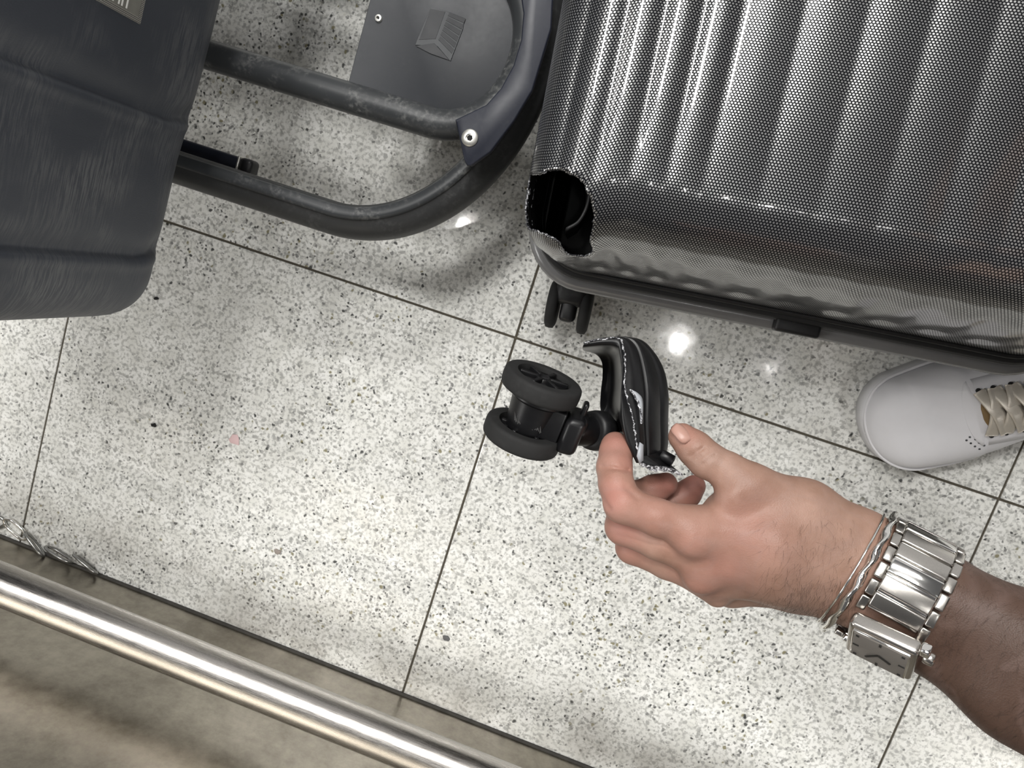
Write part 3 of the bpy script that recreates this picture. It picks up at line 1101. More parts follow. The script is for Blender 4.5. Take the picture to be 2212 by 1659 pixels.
# ------------------------------------------------------------------ white sneaker
def build_sneaker():
    toe = at(1866, 934, 0.018)
    toe[2] = 0
    head = at(2166, 850, 0.018)
    head[2] = 0
    ex = head - toe
    ex /= np.linalg.norm(ex)
    ey = np.array([-ex[1], ex[0], 0])
    L = 0.285

    def w(P):
        P = np.atleast_2d(np.asarray(P, float))
        return toe + P[:, :1] * ex + P[:, 1:2] * ey + P[:, 2:] * np.array([0, 0, 1.0])
    ts = np.array([0, .012, .04, .09, .16, .25, .34, .45, .58, .72, .86, .95, .985, 1.0])
    hw = np.array([.0005, .016, .029, .041, .049, .0510, .0495, .0435, .039, .037, .036, .029, .017, .0005])
    cy = np.array([0, 0, 0, 0, 0, .000, .000, .001, .003, .003, .001, 0, 0, 0])
    u = np.concatenate([np.linspace(0, 1, 50) ** 1.6 * 0.16, np.linspace(0.16, 0.9, 44)[1:], 0.9 + 0.1 * (1 - (1 - np.linspace(0, 1, 16)[1:]) ** 1.8)])
    HW = np.interp(u, ts, hw)
    # smooth elliptical toe and heel
    toe_r = 0.15
    HW = np.where(u < toe_r, 0.0485 * np.sqrt(np.clip(1 - (1 - u / toe_r) ** 2, 0, 1)) ** 0.9, HW)
    HW = np.where(u > 0.88, 0.0368 * np.sqrt(np.clip(1 - ((u - 0.88) / 0.12) ** 2, 0, 1)), HW)
    kk = np.ones(5) / 5
    HW[6:-8] = np.convolve(HW, kk, 'same')[6:-8]
    CY = np.interp(u, ts, cy)
    tl = np.stack([u * L, CY + HW], 1)
    br = np.stack([u * L, CY - HW], 1)
    outline = np.concatenate([br, tl[::-1][1:-1]])
    root = thing('white_sneaker', 'white leather sneaker with beige satin laces, toe poking out from under the suitcase', 'shoe', (toe[0], toe[1], 0))
    v, f = prism(outline, 0.0, 0.024, 0.004)
    obj('sole', w(v), f, SHOESOLE, root)
    # upper: sections across the shoe
    H = np.interp(u, [0, .02, .06, .12, .2, .3, .42, .55, .68, .8, .93, 1], [.025, .034, .043, .050, .055, .064, .080, .094, .100, .098, .100, .092])
    na = 30
    V, F = [], []
    Hs = np.convolve(np.r_[[H[0]] * 4, H, [H[-1]] * 4], np.ones(9) / 9, 'valid')
    top = {}
    for i in range(len(u)):
        for k in range(na + 1):
            th = math.pi * k / na
            c, s = math.cos(th), math.sin(th)
            p = 2.6 if u[i] < 0.3 else 2.3
            yy = CY[i] + (HW[i] - 0.0028) * np.sign(c) * abs(c) ** (2 / p) if HW[i] > 0.003 else CY[i]
            zz = 0.020 + (Hs[i] - 0.020) * abs(s) ** (2 / p)
            V.append((u[i] * L + (0.003 if i == 0 else 0), yy, zz))
    W_ = na + 1
    ANK = 0.60
    for i in range(len(u) - 1):
        for k in range(na):
            if 0.60 < u[i] < 0.93 and 0.16 * na < k < 0.84 * na - 1:
                continue    # ankle opening
            F.append([i * W_ + k, i * W_ + k + 1, (i + 1) * W_ + k + 1, (i + 1) * W_ + k])
    o = obj('upper', w(V), F, SHOEWHITE, root)
    md = o.modifiers.new('thickness', 'SOLIDIFY')
    md.thickness = 0.002
    md.offset = -1

    def surf(uu, yy, lift=0.0):
        hh = np.interp(uu, u, HW)
        h = np.interp(uu, u, Hs)
        c = np.interp(uu, u, CY)
        p = 2.6 if uu < 0.3 else 2.3
        q = min(abs(yy - c) / max(hh - 0.0028, 1e-4), 0.999)
        s = (1 - q ** p) ** (1 / p)
        return np.array([uu * L, yy, 0.020 + (h - 0.020) * s + lift])

    def patch(edge_u, half, lift, mat, name, parent, yc=0.0, n=10, thick=0.0016):
        """Strip patch draped over the upper; for each u the half width."""
        V, F = [], []
        for uu, hf in zip(edge_u, half):
            for k in range(n + 1):
                V.append(surf(uu, yc + hf * (2 * k / n - 1), lift))
        for i in range(len(edge_u) - 1):
            for k in range(n):
                F.append([i * (n + 1) + k, i * (n + 1) + k + 1, (i + 1) * (n + 1) + k + 1, (i + 1) * (n + 1) + k])
        o = obj(name, w(V), F, mat, parent)
        md = o.modifiers.new('thickness', 'SOLIDIFY')
        md.thickness = thick
        md.offset = 1
        return o
    # U-shaped eyestay, tongue, brown throat lining
    uu = np.concatenate([0.262 + 0.04 * (1 - np.cos(np.linspace(0, math.pi / 2, 10))), np.linspace(0.305, 0.60, 16)[1:]])
    hf = np.where(uu < 0.302, 0.031 * np.sqrt(np.clip(1 - ((0.302 - uu) / 0.0405) ** 2, 0.0004, 1)), 0.031 + (uu - 0.302) * 0.01)
    patch(uu, hf, 0.0006, SHOEWHITE, 'eyestay', root, thick=0.0024)
    u2 = np.concatenate([0.305 + 0.03 * (1 - np.cos(np.linspace(0, math.pi / 2, 8))), np.linspace(0.335, 0.60, 16)[1:]])
    h2 = np.where(u2 < 0.334, 0.0165 * np.sqrt(np.clip(1 - ((0.334 - u2) / 0.0302) ** 2, 0.001, 1)), 0.0165)
    patch(u2, h2, 0.0016, INSOLE, 'throat_lining', root, thick=0.0008)
    u3 = np.linspace(0.335, 0.64, 16)
    patch(u3, np.full(16, 0.0135), 0.0026, TONGUE, 'tongue', root, thick=0.003)
    # eyelets and laces
    eu = (0.315, 0.352, 0.395, 0.44, 0.485, 0.53)
    for e in eu:
        for s in (-1, 1):
            c = surf(e, 0.021 * s, 0.0022)
            v, f = lathe([(0.0022, -0.0008), (0.0022, 0.0005), (0.0012, 0.0006), (0.0001, 0.0)], (0, 0, 0), np.eye(3), 12, close=False)
            obj('eyelet', w(v + c), f, BLACKHOLE, root)
    for i in range(len(eu) - 1):
        for s in (-1, 1):
            a = surf(eu[i], 0.0205 * s, 0.0030)
            b = surf(eu[i + 1], -0.0205 * s, 0.0030)
            mid = surf((eu[i] + eu[i + 1]) / 2, 0, 0.0075 + 0.0014 * (s > 0))
            q1 = surf(eu[i] * 0.75 + eu[i + 1] * 0.25, 0.010 * s, 0.0066)
            q2 = surf(eu[i] * 0.25 + eu[i + 1] * 0.75, -0.010 * s, 0.0066)
            pth = catmull([a, q1, mid, q2, b], 6)
            v, f = tube(w(pth), 1.0, prof=rr(0.0054, 0.0011))
            obj('lace', v, f, LACE, root)
    # raised rim line round the toe cap
    rim = []
    k0 = [i for i in range(len(u)) if u[i] < 0.30]
    for i in k0[::-1]:
        rim.append((u[i] * L + 0.0012, CY[i] - HW[i] + 0.0012, 0.0255))
    for i in k0[1:]:
        rim.append((u[i] * L + 0.0012, CY[i] + HW[i] - 0.0012, 0.0255))
    v, f = tube(w(rim), 0.0016, 8)
    obj('toe_rim', v, f, SHOESOLE, root)
    # breathing holes on the outer vamp
    parts = []
    for (a, b) in ((0.262, -0.019), (0.252, -0.0215), (0.275, -0.0222), (0.262, -0.0252), (0.283, -0.0262), (0.272, -0.0292), (0.296, -0.0300), (0.284, -0.0330)):
        c = surf(a, b, 0.0003)
        v, f = lathe([(0.0009, -0.0006), (0.0009, 0.0002), (0.0001, 0.0002)], (0, 0, 0), np.eye(3), 8, close=False)
        parts.append((w(v + c), f))
    v, f = join(parts)
    obj('perforations', v, f, RECESS, root)


build_sneaker()

# ------------------------------------------------------------------ SDF modelling for the hand (camera space, metres)
def surface_nets(D, lo, h):
    s = D < 0
    nx, ny, nz = D.shape
    c = np.stack([s[i:nx - 1 + i, j:ny - 1 + j, k:nz - 1 + k] for i in (0, 1) for j in (0, 1) for k in (0, 1)], 0)
    n = c.sum(0)
    act = (n > 0) & (n < 8)
    ii, jj, kk = np.nonzero(act)
    vid = -np.ones(act.shape, int)
    vid[ii, jj, kk] = np.arange(len(ii))
    acc = np.zeros((len(ii), 3))
    cnt = np.zeros(len(ii))
    corners = [(a, b, c_) for a in (0, 1) for b in (0, 1) for c_ in (0, 1)]
    for p in corners:
        for ax in range(3):
            if p[ax] == 1:
                continue
            q = list(p)
            q[ax] = 1
            d0 = D[ii + p[0], jj + p[1], kk + p[2]]
            d1 = D[ii + q[0], jj + q[1], kk + q[2]]
            m = (d0 < 0) != (d1 < 0)
            t = np.where(m, d0 / np.where(m, d0 - d1, 1), 0)
            pt = np.tile(np.array(p, float), (len(ii), 1))
            pt[:, ax] += t
            acc[m] += pt[m]
            cnt[m] += 1
    V = (np.stack([ii, jj, kk], 1) + acc / np.maximum(cnt, 1)[:, None]) * h + lo
    F = []
    for ax in range(3):
        b, c_ = (ax + 1) % 3, (ax + 2) % 3
        sl0 = [slice(None)] * 3
        sl1 = [slice(None)] * 3
        sl0[ax] = slice(0, -1)
        sl1[ax] = slice(1, None)
        d = s[tuple(sl0)] != s[tuple(sl1)]
        ins = s[tuple(sl0)]
        e = np.argwhere(d)
        ok = (e[:, b] > 0) & (e[:, c_] > 0) & (e[:, b] < D.shape[b] - 1) & (e[:, c_] < D.shape[c_] - 1)
        e = e[ok]
        q = []
        for (db, dc) in ((-1, -1), (0, -1), (0, 0), (-1, 0)):
            g = e.copy()
            g[:, b] += db
            g[:, c_] += dc
            q.append(vid[g[:, 0], g[:, 1], g[:, 2]])
        q = np.stack(q, 1)
        fl = ins[e[:, 0], e[:, 1], e[:, 2]]
        q[~fl] = q[~fl][:, ::-1]
        F.append(q)
    return V, np.concatenate(F)


def round_cone(P, a, b, ra, rb):
    ba = b - a
    l2 = ba.dot(ba)
    t = np.clip(((P - a) @ ba) / l2, 0, 1)
    d = np.linalg.norm(P - a - t[..., None] * ba, axis=-1)
    return d - (ra + (rb - ra) * t)


def smin(a, b, k):
    h = np.maximum(k - np.abs(a - b), 0) / k
    return np.minimum(a, b) - h * h * k * 0.25


CM = 0.01
# joints: px, py, depth, radius(cm)
J = dict(
    palm=[
        # flattened forearm: two parallel rods
        [(1868, 1206, .4085, 1.95), (2000, 1272, .396, 2.12), (2230, 1400, .374, 2.55), (2560, 1590, .342, 2.85)],
        [(1845, 1272, .4105, 1.90), (1990, 1350, .398, 2.08), (2195, 1490, .376, 2.45), (2520, 1690, .344, 2.8)],
        # metacarpals, index to little finger
        [(1850, 1200, .405, 1.75), (1660, 1165, .4045, 1.50), (1500, 1142, .408, 1.18)],
        [(1850, 1235, .404, 1.75), (1680, 1215, .405, 1.50), (1515, 1206, .4165, 1.18)],
        [(1850, 1262, .411, 1.65), (1690, 1245, .415, 1.42), (1532, 1250, .430, 1.10)],
        [(1850, 1282, .420, 1.40), (1720, 1268, .429, 1.22), (1578, 1272, .445, 1.00)],
        # palm side mass
        [(1840, 1235, .420, 1.5), (1640, 1180, .427, 1.5)],
        # thumb metacarpal and its web
        [(1860, 1165, .412, 1.55), (1740, 1105, .412, 1.60), (1622, 1052, .409, 1.26)],
        [(1720, 1130, .413, 1.45), (1590, 1100, .418, 1.05), (1555, 1105, .420, 0.85)],
    ],
    fingers=dict(
        thumb=[(1622, 1052, .409, 1.24), (1573, 1018, .4115, 1.03), (1526, 993, .4145, 1.02), (1500, 968, .418, 0.98), (1474, 944, .4205, 0.80)],
        index=[(1500, 1142, .408, 1.16), (1420, 1118, .406, 1.00), (1346, 1088, .4075, 1.05), (1331, 1046, .4125, 0.95), (1327, 1010, .4190, 0.97), (1331, 975, .4265, 0.93), (1329, 962, .4300, 0.80)],
        middle=[(1515, 1206, .4165, 1.15), (1420, 1170, .418, 0.98), (1346, 1138, .423, 1.0), (1345, 1100, .434, 0.92), (1372, 1072, .443, 0.88), (1412, 1057, .445, 0.85), (1438, 1046, .445, 0.72)],
        ring=[(1532, 1250, .430, 1.08), (1440, 1214, .432, 0.95), (1366, 1182, .437, 0.95), (1380, 1140, .450, 0.88), (1430, 1100, .458, 0.86), (1485, 1066, .459, 0.82), (1500, 1050, .459, 0.70)],
        little=[(1578, 1272, .445, 0.98), (1500, 1238, .450, 0.80), (1440, 1205, .455, 0.80), (1470, 1160, .466, 0.75), (1530, 1130, .470, 0.70), (1560, 1115, .470, 0.58)],
    ))


def build_hand():
    h = 0.00115
    allp = []
    for ch in J['palm'] + list(J['fingers'].values()):
        for (x, y, d, r) in ch:
            if x < 2600:
                c = cl(x, y, d)
                allp += [c - r * CM, c + r * CM]
    allp = np.array(allp)
    lo = allp.min(0) - 0.004
    hi = allp.max(0) + 0.004
    n = np.ceil((hi - lo) / h).astype(int) + 1
    g = [lo[k] + h * np.arange(n[k]) for k in range(3)]
    G = np.stack(np.meshgrid(*g, indexing='ij'), -1).astype(np.float32)
    D = np.full(G.shape[:3], 1.0, np.float32)

    def chain(ch, k=0.004, base=None):
        """SDF of a chain over its own padded box only."""
        pts = [(cl(x, y, d).astype(np.float32), r * CM) for (x, y, d, r) in ch]
        mn = np.min([p - r for p, r in pts], 0) - 0.02
        mx = np.max([p + r for p, r in pts], 0) + 0.02
        i0 = np.clip(((mn - lo) / h).astype(int), 0, n)
        i1 = np.clip(((mx - lo) / h).astype(int) + 1, 0, n)
        sl = tuple(slice(a, b) for a, b in zip(i0, i1))
        Q = G[sl]
        out = None
        for (a, ra), (b, rb) in zip(pts[:-1], pts[1:]):
            d = round_cone(Q, a, b, ra, rb)
            out = d if out is None else smin(out, d, k)
        return sl, out
    for i, ch in enumerate(J['palm']):
        sl, d = chain(ch, 0.010)
        D[sl] = smin(D[sl], d, 0.013 if i else 0.001)
    # knuckle heads standing proud of the back of the hand, hollow between them
    for (x, y, d, r, k) in ((1492, 1168, .4030, 0.75, .012), (1512, 1246, .4170, 0.85, .010), (1548, 1288, .4330, 0.60, .008), (1585, 1070, .4035, .75, .010)):
        D = smin(D, (np.linalg.norm(G - cl(x, y, d).astype(np.float32), axis=-1) - r * CM).astype(np.float32), k)
    for (x, y, d, r, amp) in ((1475, 1218, .402, .9, .0008), (1640, 1075, .392, 1.3, .0012), (1600, 1205, .391, 1.5, .0010)):
        D = D + amp * np.exp(-(np.linalg.norm(G - cl(x, y, d).astype(np.float32), axis=-1) / (r * CM)) ** 2).astype(np.float32)
    palm = D.copy()
    fing = np.full_like(D, 1.0)
    for name in ('little', 'ring', 'middle', 'index', 'thumb'):
        sl, d = chain(J['fingers'][name], 0.0030)
        fing[sl] = smin(fing[sl], d, 0.0012)
    D = smin(palm, fing, 0.0055)
    # creases: thin grooves along short arcs, (from, to, depth, width)
    for (a, b, amp, wd) in (((1493, 985, .4085), (1520, 968, .4045), .0012, .0012), ((1507, 992, .4065), (1534, 974, .4035), .0012, .0012),
                            ((1517, 1003, .405), (1543, 984, .403), .0011, .0010),
                            ((1300, 1008, .411), (1356, 1016, .411), .0017, .0011), ((1352, 1052, .398), (1378, 1078, .400), .0013, .0012),
                            ((1300, 1075, .402), (1318, 1100, .400), .0011, .0012),
                            ((1826, 1300, .396), (1862, 1178, .390), .0010, .0014)):
        pa, pb = cl(*a).astype(np.float32), cl(*b).astype(np.float32)
        mn = np.minimum(pa, pb) - 0.008
        mx = np.maximum(pa, pb) + 0.008
        i0 = np.clip(((mn - lo) / h).astype(int), 0, n)
        i1 = np.clip(((mx - lo) / h).astype(int) + 1, 0, n)
        sl = tuple(slice(p, q) for p, q in zip(i0, i1))
        # a sheet along the viewing direction through the arc keeps the groove on whatever surface lies there
        Q = G[sl]
        q2 = Q[..., :2] / -Q[..., 2:]
        a2, b2 = pa[:2] / -pa[2], pb[:2] / -pb[2]
        ba = b2 - a2
        t = np.clip(((q2 - a2) @ ba) / ba.dot(ba), 0, 1)
        dd = np.linalg.norm(q2 - a2 - t[..., None] * ba, axis=-1) * 0.41
        D[sl] += amp * np.exp(-(dd / wd) ** 2) * np.exp(-((-Q[..., 2] - a[2]) / 0.006) ** 2)
    V, F = surface_nets(D, lo, h)
    # light relaxation
    e = np.concatenate([F[:, [0, 1]], F[:, [1, 2]], F[:, [2, 3]], F[:, [3, 0]]])
    for _ in range(2):
        acc = np.zeros_like(V)
        cnt = np.zeros(len(V))
        np.add.at(acc, e[:, 0], V[e[:, 1]])
        np.add.at(cnt, e[:, 0], 1)
        np.add.at(acc, e[:, 1], V[e[:, 0]])
        np.add.at(cnt, e[:, 1], 1)
        V = 0.5 * V + 0.5 * acc / np.maximum(cnt, 1)[:, None]
    pink = np.zeros(len(V))
    for (x, y, d, r, s) in ((1488, 1172, .396, 2.0, .45), (1505, 1262, .41, 2.0, .5), (1320, 1070, .40, 1.5, .8), (1330, 960, .422, 1.4, .8), (1340, 1000, .415, 1.3, .7),
                            (1440, 1045, .44, 1.6, 1.), (1500, 1050, .455, 1.8, 1.), (1480, 930, .412, 1.1, .55), (1610, 1150, .39, 2.4, .45), (1560, 1230, .40, 2.2, .5),
                            (1340, 1140, .415, 1.6, .7), (1400, 1110, .40, 2.2, .45), (1350, 1180, .43, 1.6, .6)):
        q = cl(x, y, d)
        pink = np.maximum(pink, s * np.exp(-((np.linalg.norm(V - q, axis=1) / (r * CM)) ** 2)))
    # tanned forearm above the wrist, with the body's shade put into its colour
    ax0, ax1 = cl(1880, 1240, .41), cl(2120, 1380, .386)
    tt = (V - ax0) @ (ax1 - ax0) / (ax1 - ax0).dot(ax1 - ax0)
    tan_shade = sstep(tt, -0.1, 0.75) * 0.95
    return V, F, pink, tan_shade


HV, HF, HPINK, HTANSHADE = build_hand()
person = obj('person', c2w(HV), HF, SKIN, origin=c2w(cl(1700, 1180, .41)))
tag(person, 'person reaching in with a bare left forearm, hand pinching the broken suitcase wheel', 'person')
for nm, arr in (('pink', HPINK), ('tan', HTANSHADE)):
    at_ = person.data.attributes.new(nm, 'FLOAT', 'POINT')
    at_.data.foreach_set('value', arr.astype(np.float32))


def nearest_surface(x, y):
    """Frontmost skin point near a pixel ray (camera space)."""
    q = HV[:, :2] / -HV[:, 2:] * FPX
    d = np.hypot(q[:, 0] - (x - 1106), q[:, 1] + (y - 829.5))
    m = np.nonzero(d < 5)[0]
    if len(m) == 0:
        m = np.array([d.argmin()])
    return HV[m[np.argmax(HV[m, 2])]]


def build_nail():
    c = cl(1477, 931, .4124)
    tip = cl(1461, 914, .4165)
    base = cl(1502, 961, .4090)
    ax = tip - base
    ax /= np.linalg.norm(ax)
    side = np.cross(ax, (0.30, 0.55, 0.78))
    side /= np.linalg.norm(side)
    nrm = np.cross(side, ax)
    if nrm[2] < 0:
        nrm = -nrm
    V, F = [], []
    n, m = 9, 9
    for i in range(n):
        t = i / (n - 1) * 2 - 1
        hw = 0.0050 * (1 - abs(t) ** 4 * 0.55)
        for k in range(m):
            s = k / (m - 1) * 2 - 1
            V.append(c + ax * t * 0.0062 + side * s * hw - nrm * (0.0026 * s * s + 0.0008 * t * t))
    for i in range(n - 1):
        for k in range(m - 1):
            F.append([i * m + k, i * m + k + 1, (i + 1) * m + k + 1, (i + 1) * m + k])
    o = obj('thumb_nail', c2w(V), F, NAIL, person)
    md = o.modifiers.new('thickness', 'SOLIDIFY')
    md.thickness = 0.0008
    md.offset = 0


build_nail()


def build_hair():
    """Fine dark hairs on the back of the hand, the outer wrist edge and the forearm."""
    vn = np.zeros_like(HV)
    fn = np.cross(HV[HF[:, 1]] - HV[HF[:, 0]], HV[HF[:, 2]] - HV[HF[:, 0]])
    for k in range(4):
        np.add.at(vn, HF[:, k], fn)
    vn /= np.linalg.norm(vn, axis=1, keepdims=True) + 1e-12
    px = np.stack([1106 + FPX * HV[:, 0] / -HV[:, 2], 829.5 - FPX * HV[:, 1] / -HV[:, 2]], 1)
    w = np.zeros(len(HV))
    vis = vn[:, 2] > -0.35
    back = (px[:, 0] > 1640) & (px[:, 0] < 1850) & (px[:, 1] > 1120)
    w[back & vis] = 0.5
    w[(px[:, 0] > 1690) & (px[:, 0] < 1850) & (px[:, 1] > 1250) & vis] = 1.4
    arm = (px[:, 0] > 1985) & (px[:, 0] < 2260)
    w[arm & vis] = 0.75
    p = w / w.sum()
    idx = rng.choice(len(HV), 1700, p=p)
    V, F = [], []
    grow = np.array([0.55, -0.85, 0.0])
    for i in idx:
        a = HV[i]
        nrm = vn[i]
        g = np.array([-0.55, -0.75, 0.1]) if px[i, 0] > 1985 else np.array([-0.35, -0.90, 0.0])
        g = g + rng.normal(0, 0.35, 3)
        g -= nrm * g.dot(nrm)
        g /= np.linalg.norm(g) + 1e-9
        L = rng.uniform(0.004, 0.010)
        pts = [a - nrm * 0.0003, a + g * L * 0.4 + nrm * L * 0.26, a + g * L * 0.75 + nrm * L * 0.34, a + g * L + nrm * L * 0.30]
        s = np.cross(g, nrm)
        s /= np.linalg.norm(s)
        b = len(V)
        for k, q in enumerate(pts):
            r = 0.000038 * (1 - k / 3.6)
            V += [q + s * r, q - s * r * 0.5 + nrm * r * 0.87, q - s * r * 0.5 - nrm * r * 0.87]
        for k in range(3):
            for j in range(3):
                l = (j + 1) % 3
                F.append([b + k * 3 + j, b + k * 3 + l, b + k * 3 + 3 + l, b + k * 3 + 3 + j])
    o = obj('arm_hair', c2w(V), F, HAIR, person)
    o['kind'] = 'stuff'


build_hair()

# ------------------------------------------------------------------ the rest of the crouching photographer (world space, out of the frame)
def body_part(name, chains, mat, k=0.05, h=0.013, cuts=()):
    pts = np.array([[*p[:3]] for c in chains for p in c])
    rs = np.array([p[3] for c in chains for p in c])
    lo = (pts - rs[:, None]).min(0) - 0.04
    hi = (pts + rs[:, None]).max(0) + 0.04
    n = np.ceil((hi - lo) / h).astype(int) + 1
    G = np.stack(np.meshgrid(*[lo[i] + h * np.arange(n[i]) for i in range(3)], indexing='ij'), -1)
    D = None
    for c in chains:
        for p, q in zip(c[:-1], c[1:]):
            d = round_cone(G, np.array(p[:3]), np.array(q[:3]), p[3], q[3])
            D = d if D is None else smin(D, d, k)
    for (p, nrm) in cuts:
        D = np.maximum(D, (G - np.array(p)) @ (np.array(nrm) / np.linalg.norm(nrm)))
    V, F = surface_nets(D, lo, h)
    return obj(name, V, F, mat, person)


ELB = c2w(cl(2545, 1645, .343))
SHL = np.array([0.60, -0.20, 0.86])
SHIRT = plain('charcoal_shirt', (0.045, 0.047, 0.055), 0.85, var=0.1)
TROUSER = plain('dark_trousers', (0.03, 0.032, 0.04), 0.85, var=0.1)
SKIN2 = plain('face_skin', (0.50, 0.30, 0.21), 0.5)
body_part('upper_arm', [[(*ELB, .036), (*(ELB * 0.5 + SHL * 0.5), .046), (*SHL, .052)]], SKIN2, 0.02, 0.010)
body_part('shirt', [
    [(0.90, 0.0, .46, .14), (0.78, 0.0, .70, .145), (0.66, 0.0, .86, .15)],
    [(0.66, -0.12, .86, .10), (0.64, 0.12, .87, .10)],
    [(0.61, -0.19, .86, .074), (*(ELB * 0.45 + SHL * 0.55), .062)],
    [(0.62, 0.19, .87, .074), (0.60, 0.30, .70, .056), (0.54, 0.34, .63, .05)],
    [(0.62, 0.0, .94, .07), (0.59, 0.0, .98, .058)]], SHIRT, 0.06)
HD = np.array([0.0, 0.0, 0.07])
body_part('head', [[tuple(np.array(p[:3]) + HD) + (p[3],) for p in c] for c in (
    [(0.62, 0.0, .88, .055), (0.57, 0.0, .99, .056)], [(0.58, 0.0, 1.06, .085), (0.53, 0.0, 1.03, .075), (0.50, 0.0, 0.985, .045)],
    [(0.46, 0.0, 1.045, .012), (0.445, 0.0, 1.015, .015)], [(0.585, -0.085, 1.03, .014), (0.585, -0.088, 1.06, .018)], [(0.585, 0.085, 1.03, .014), (0.585, 0.088, 1.06, .018)])], SKIN2, 0.012, 0.008)
body_part('hair', [[tuple(np.array(p[:3]) + HD) + (p[3],) for p in c] for c in (
    [(0.60, 0.0, 1.085, .087), (0.55, 0.0, 1.115, .062)], [(0.63, 0.0, 1.06, .075), (0.64, 0.0, 1.02, .06)])], HAIR, 0.03, 0.010)
body_part('trousers', [
    [(0.92, 0.0, .44, .15), (0.95, 0.0, .36, .15)],
    [(0.90, 0.09, .36, .105), (0.60, 0.13, .47, .075), (0.585, 0.12, .44, .068), (0.56, 0.075, .14, .050)],
    [(0.90, -0.09, .36, .105), (0.66, -0.22, .42, .075), (0.70, -0.24, .38, .066), (0.86, -0.24, .13, .05)]], TROUSER, 0.04)
body_part('forearm', [[(0.56, 0.34, .65, .042), (0.47, 0.28, .72, .034), (0.38, 0.20, .78, .027)]], SKIN2, 0.02, 0.009)

# ------------------------------------------------------------------ wristwatch and bangle (frame of the wrist, camera space)
WA = cl(2085, 1352, .3895) - cl(1878, 1240, .410)
WA /= np.linalg.norm(WA)                        # along the forearm, towards the elbow
WZ = np.array([0, 0, 1.0]) - WA * WA[2]
WZ /= np.linalg.norm(WZ)                        # towards the viewer
WN = np.cross(WZ, WA)                           # sideways
if WN[1] > 0:
    WN = -WN                                    # down in the picture
WC = cl(1946, 1266, .4035)


def section(center, ax, half):
    """Outline of the forearm around an axis point: radius as a smooth function of the angle."""
    zz = np.array([0, 0, 1.0]) - ax * ax[2]
    zz /= np.linalg.norm(zz)
    nn_ = np.cross(zz, ax)
    if nn_[1] > 0:
        nn_ = -nn_
    q = HV - center
    m = np.abs(q @ ax) < half
    a_, b_ = q[m] @ nn_, q[m] @ zz
    ok = np.hypot(a_, b_) < 0.06
    a_, b_ = a_[ok], b_[ok]
    th = np.arctan2(a_, b_)
    bins = ((th + math.pi) / (2 * math.pi) * 72).astype(int) % 72
    r = np.zeros(72)
    np.maximum.at(r, bins, np.hypot(a_, b_))
    fq = np.fft.rfft(r)
    fq[6:] = 0
    r = np.maximum(np.fft.irfft(fq, 72), r - 0.0004)
    r = (np.roll(r, 1) + 2 * r + np.roll(r, -1)) / 4
    tc_ = (np.arange(72) + 0.5) / 72 * 2 * math.pi - math.pi
    return nn_, zz, np.r_[tc_[-1] - 2 * math.pi, tc_, tc_[0] + 2 * math.pi], np.r_[r[-1], r, r[0]]


WN, WZ, ATH, ARR = section(WC, WA, 0.0185)


def arc_point(th, clear):
    r = np.interp((th + math.pi) % (2 * math.pi) - math.pi, ATH, ARR) + clear
    return WN * r * math.sin(th) + WZ * r * math.cos(th)


def wpt(along, th, out=0.0):
    """Point of the bracelet: th = 0 faces the viewer, +90 deg faces down in the picture."""
    p = arc_point(th, 0.0012)
    t = arc_point(th + 0.06, 0.0012) - arc_point(th - 0.06, 0.0012)
    t /= np.linalg.norm(t)
    n = np.cross(WA, t)
    if n.dot(p) < 0:
        n = -n
    return WC + WA * along + p + n * out, n, t


watch = thing('wristwatch', 'square steel wristwatch on a wide polished link bracelet worn on the wrist', 'watch', c2w(WC))
BW2 = 0.0345 / 2
# arc-length spacing of the links
ths = np.linspace(-math.pi, math.pi, 721)
cum = np.r_[0, np.cumsum([np.linalg.norm(wpt(0, ths[i + 1])[0] - wpt(0, ths[i])[0]) for i in range(720)])]
CASE_TH = math.radians(59)
half_case = 0.0175
s_case = np.interp(CASE_TH, ths, cum)
tot = cum[-1]
pitch = 0.0088
nl = int((tot - 2 * half_case) / pitch)
pitch = (tot - 2 * half_case) / nl


def R_of(n, t):
    return np.stack([WA, t, n], 1)


for k in range(nl):
    s = s_case + half_case + (k + 0.5) * pitch
    th = np.interp(s % tot, cum, ths)
    c, nn, tt = wpt(0, th, 0.0016)
    v, f = box(c, (BW2 * 2 * 0.74, pitch * 0.93, 0.0036), R_of(nn, tt), bev=0.0010)
    link = obj('link', c2w(v), f, WATCHSTEEL if k % 3 else POLISHED, watch)
    for sg in (-1, 1):
        th2 = np.interp((s + pitch * 0.5) % tot, cum, ths)
        c, nn, tt = wpt(sg * BW2 * 0.87, th2, 0.0011)
        v, f = box(c, (BW2 * 0.27, pitch * 0.92, 0.0032), R_of(nn, tt), bev=0.0009)
        obj('link_end', c2w(v), f, WATCHSTEEL, link)
    th3 = np.interp((s + pitch * 0.5) % tot, cum, ths)
    c, nn, tt = wpt(0, th3, 0.0006)
    v, f = box(c, (BW2 * 2 * 0.72, pitch * 0.30, 0.0024), R_of(nn, tt), bev=0.0006)
    obj('hinge_bar', c2w(v), f, POLISHED, link)
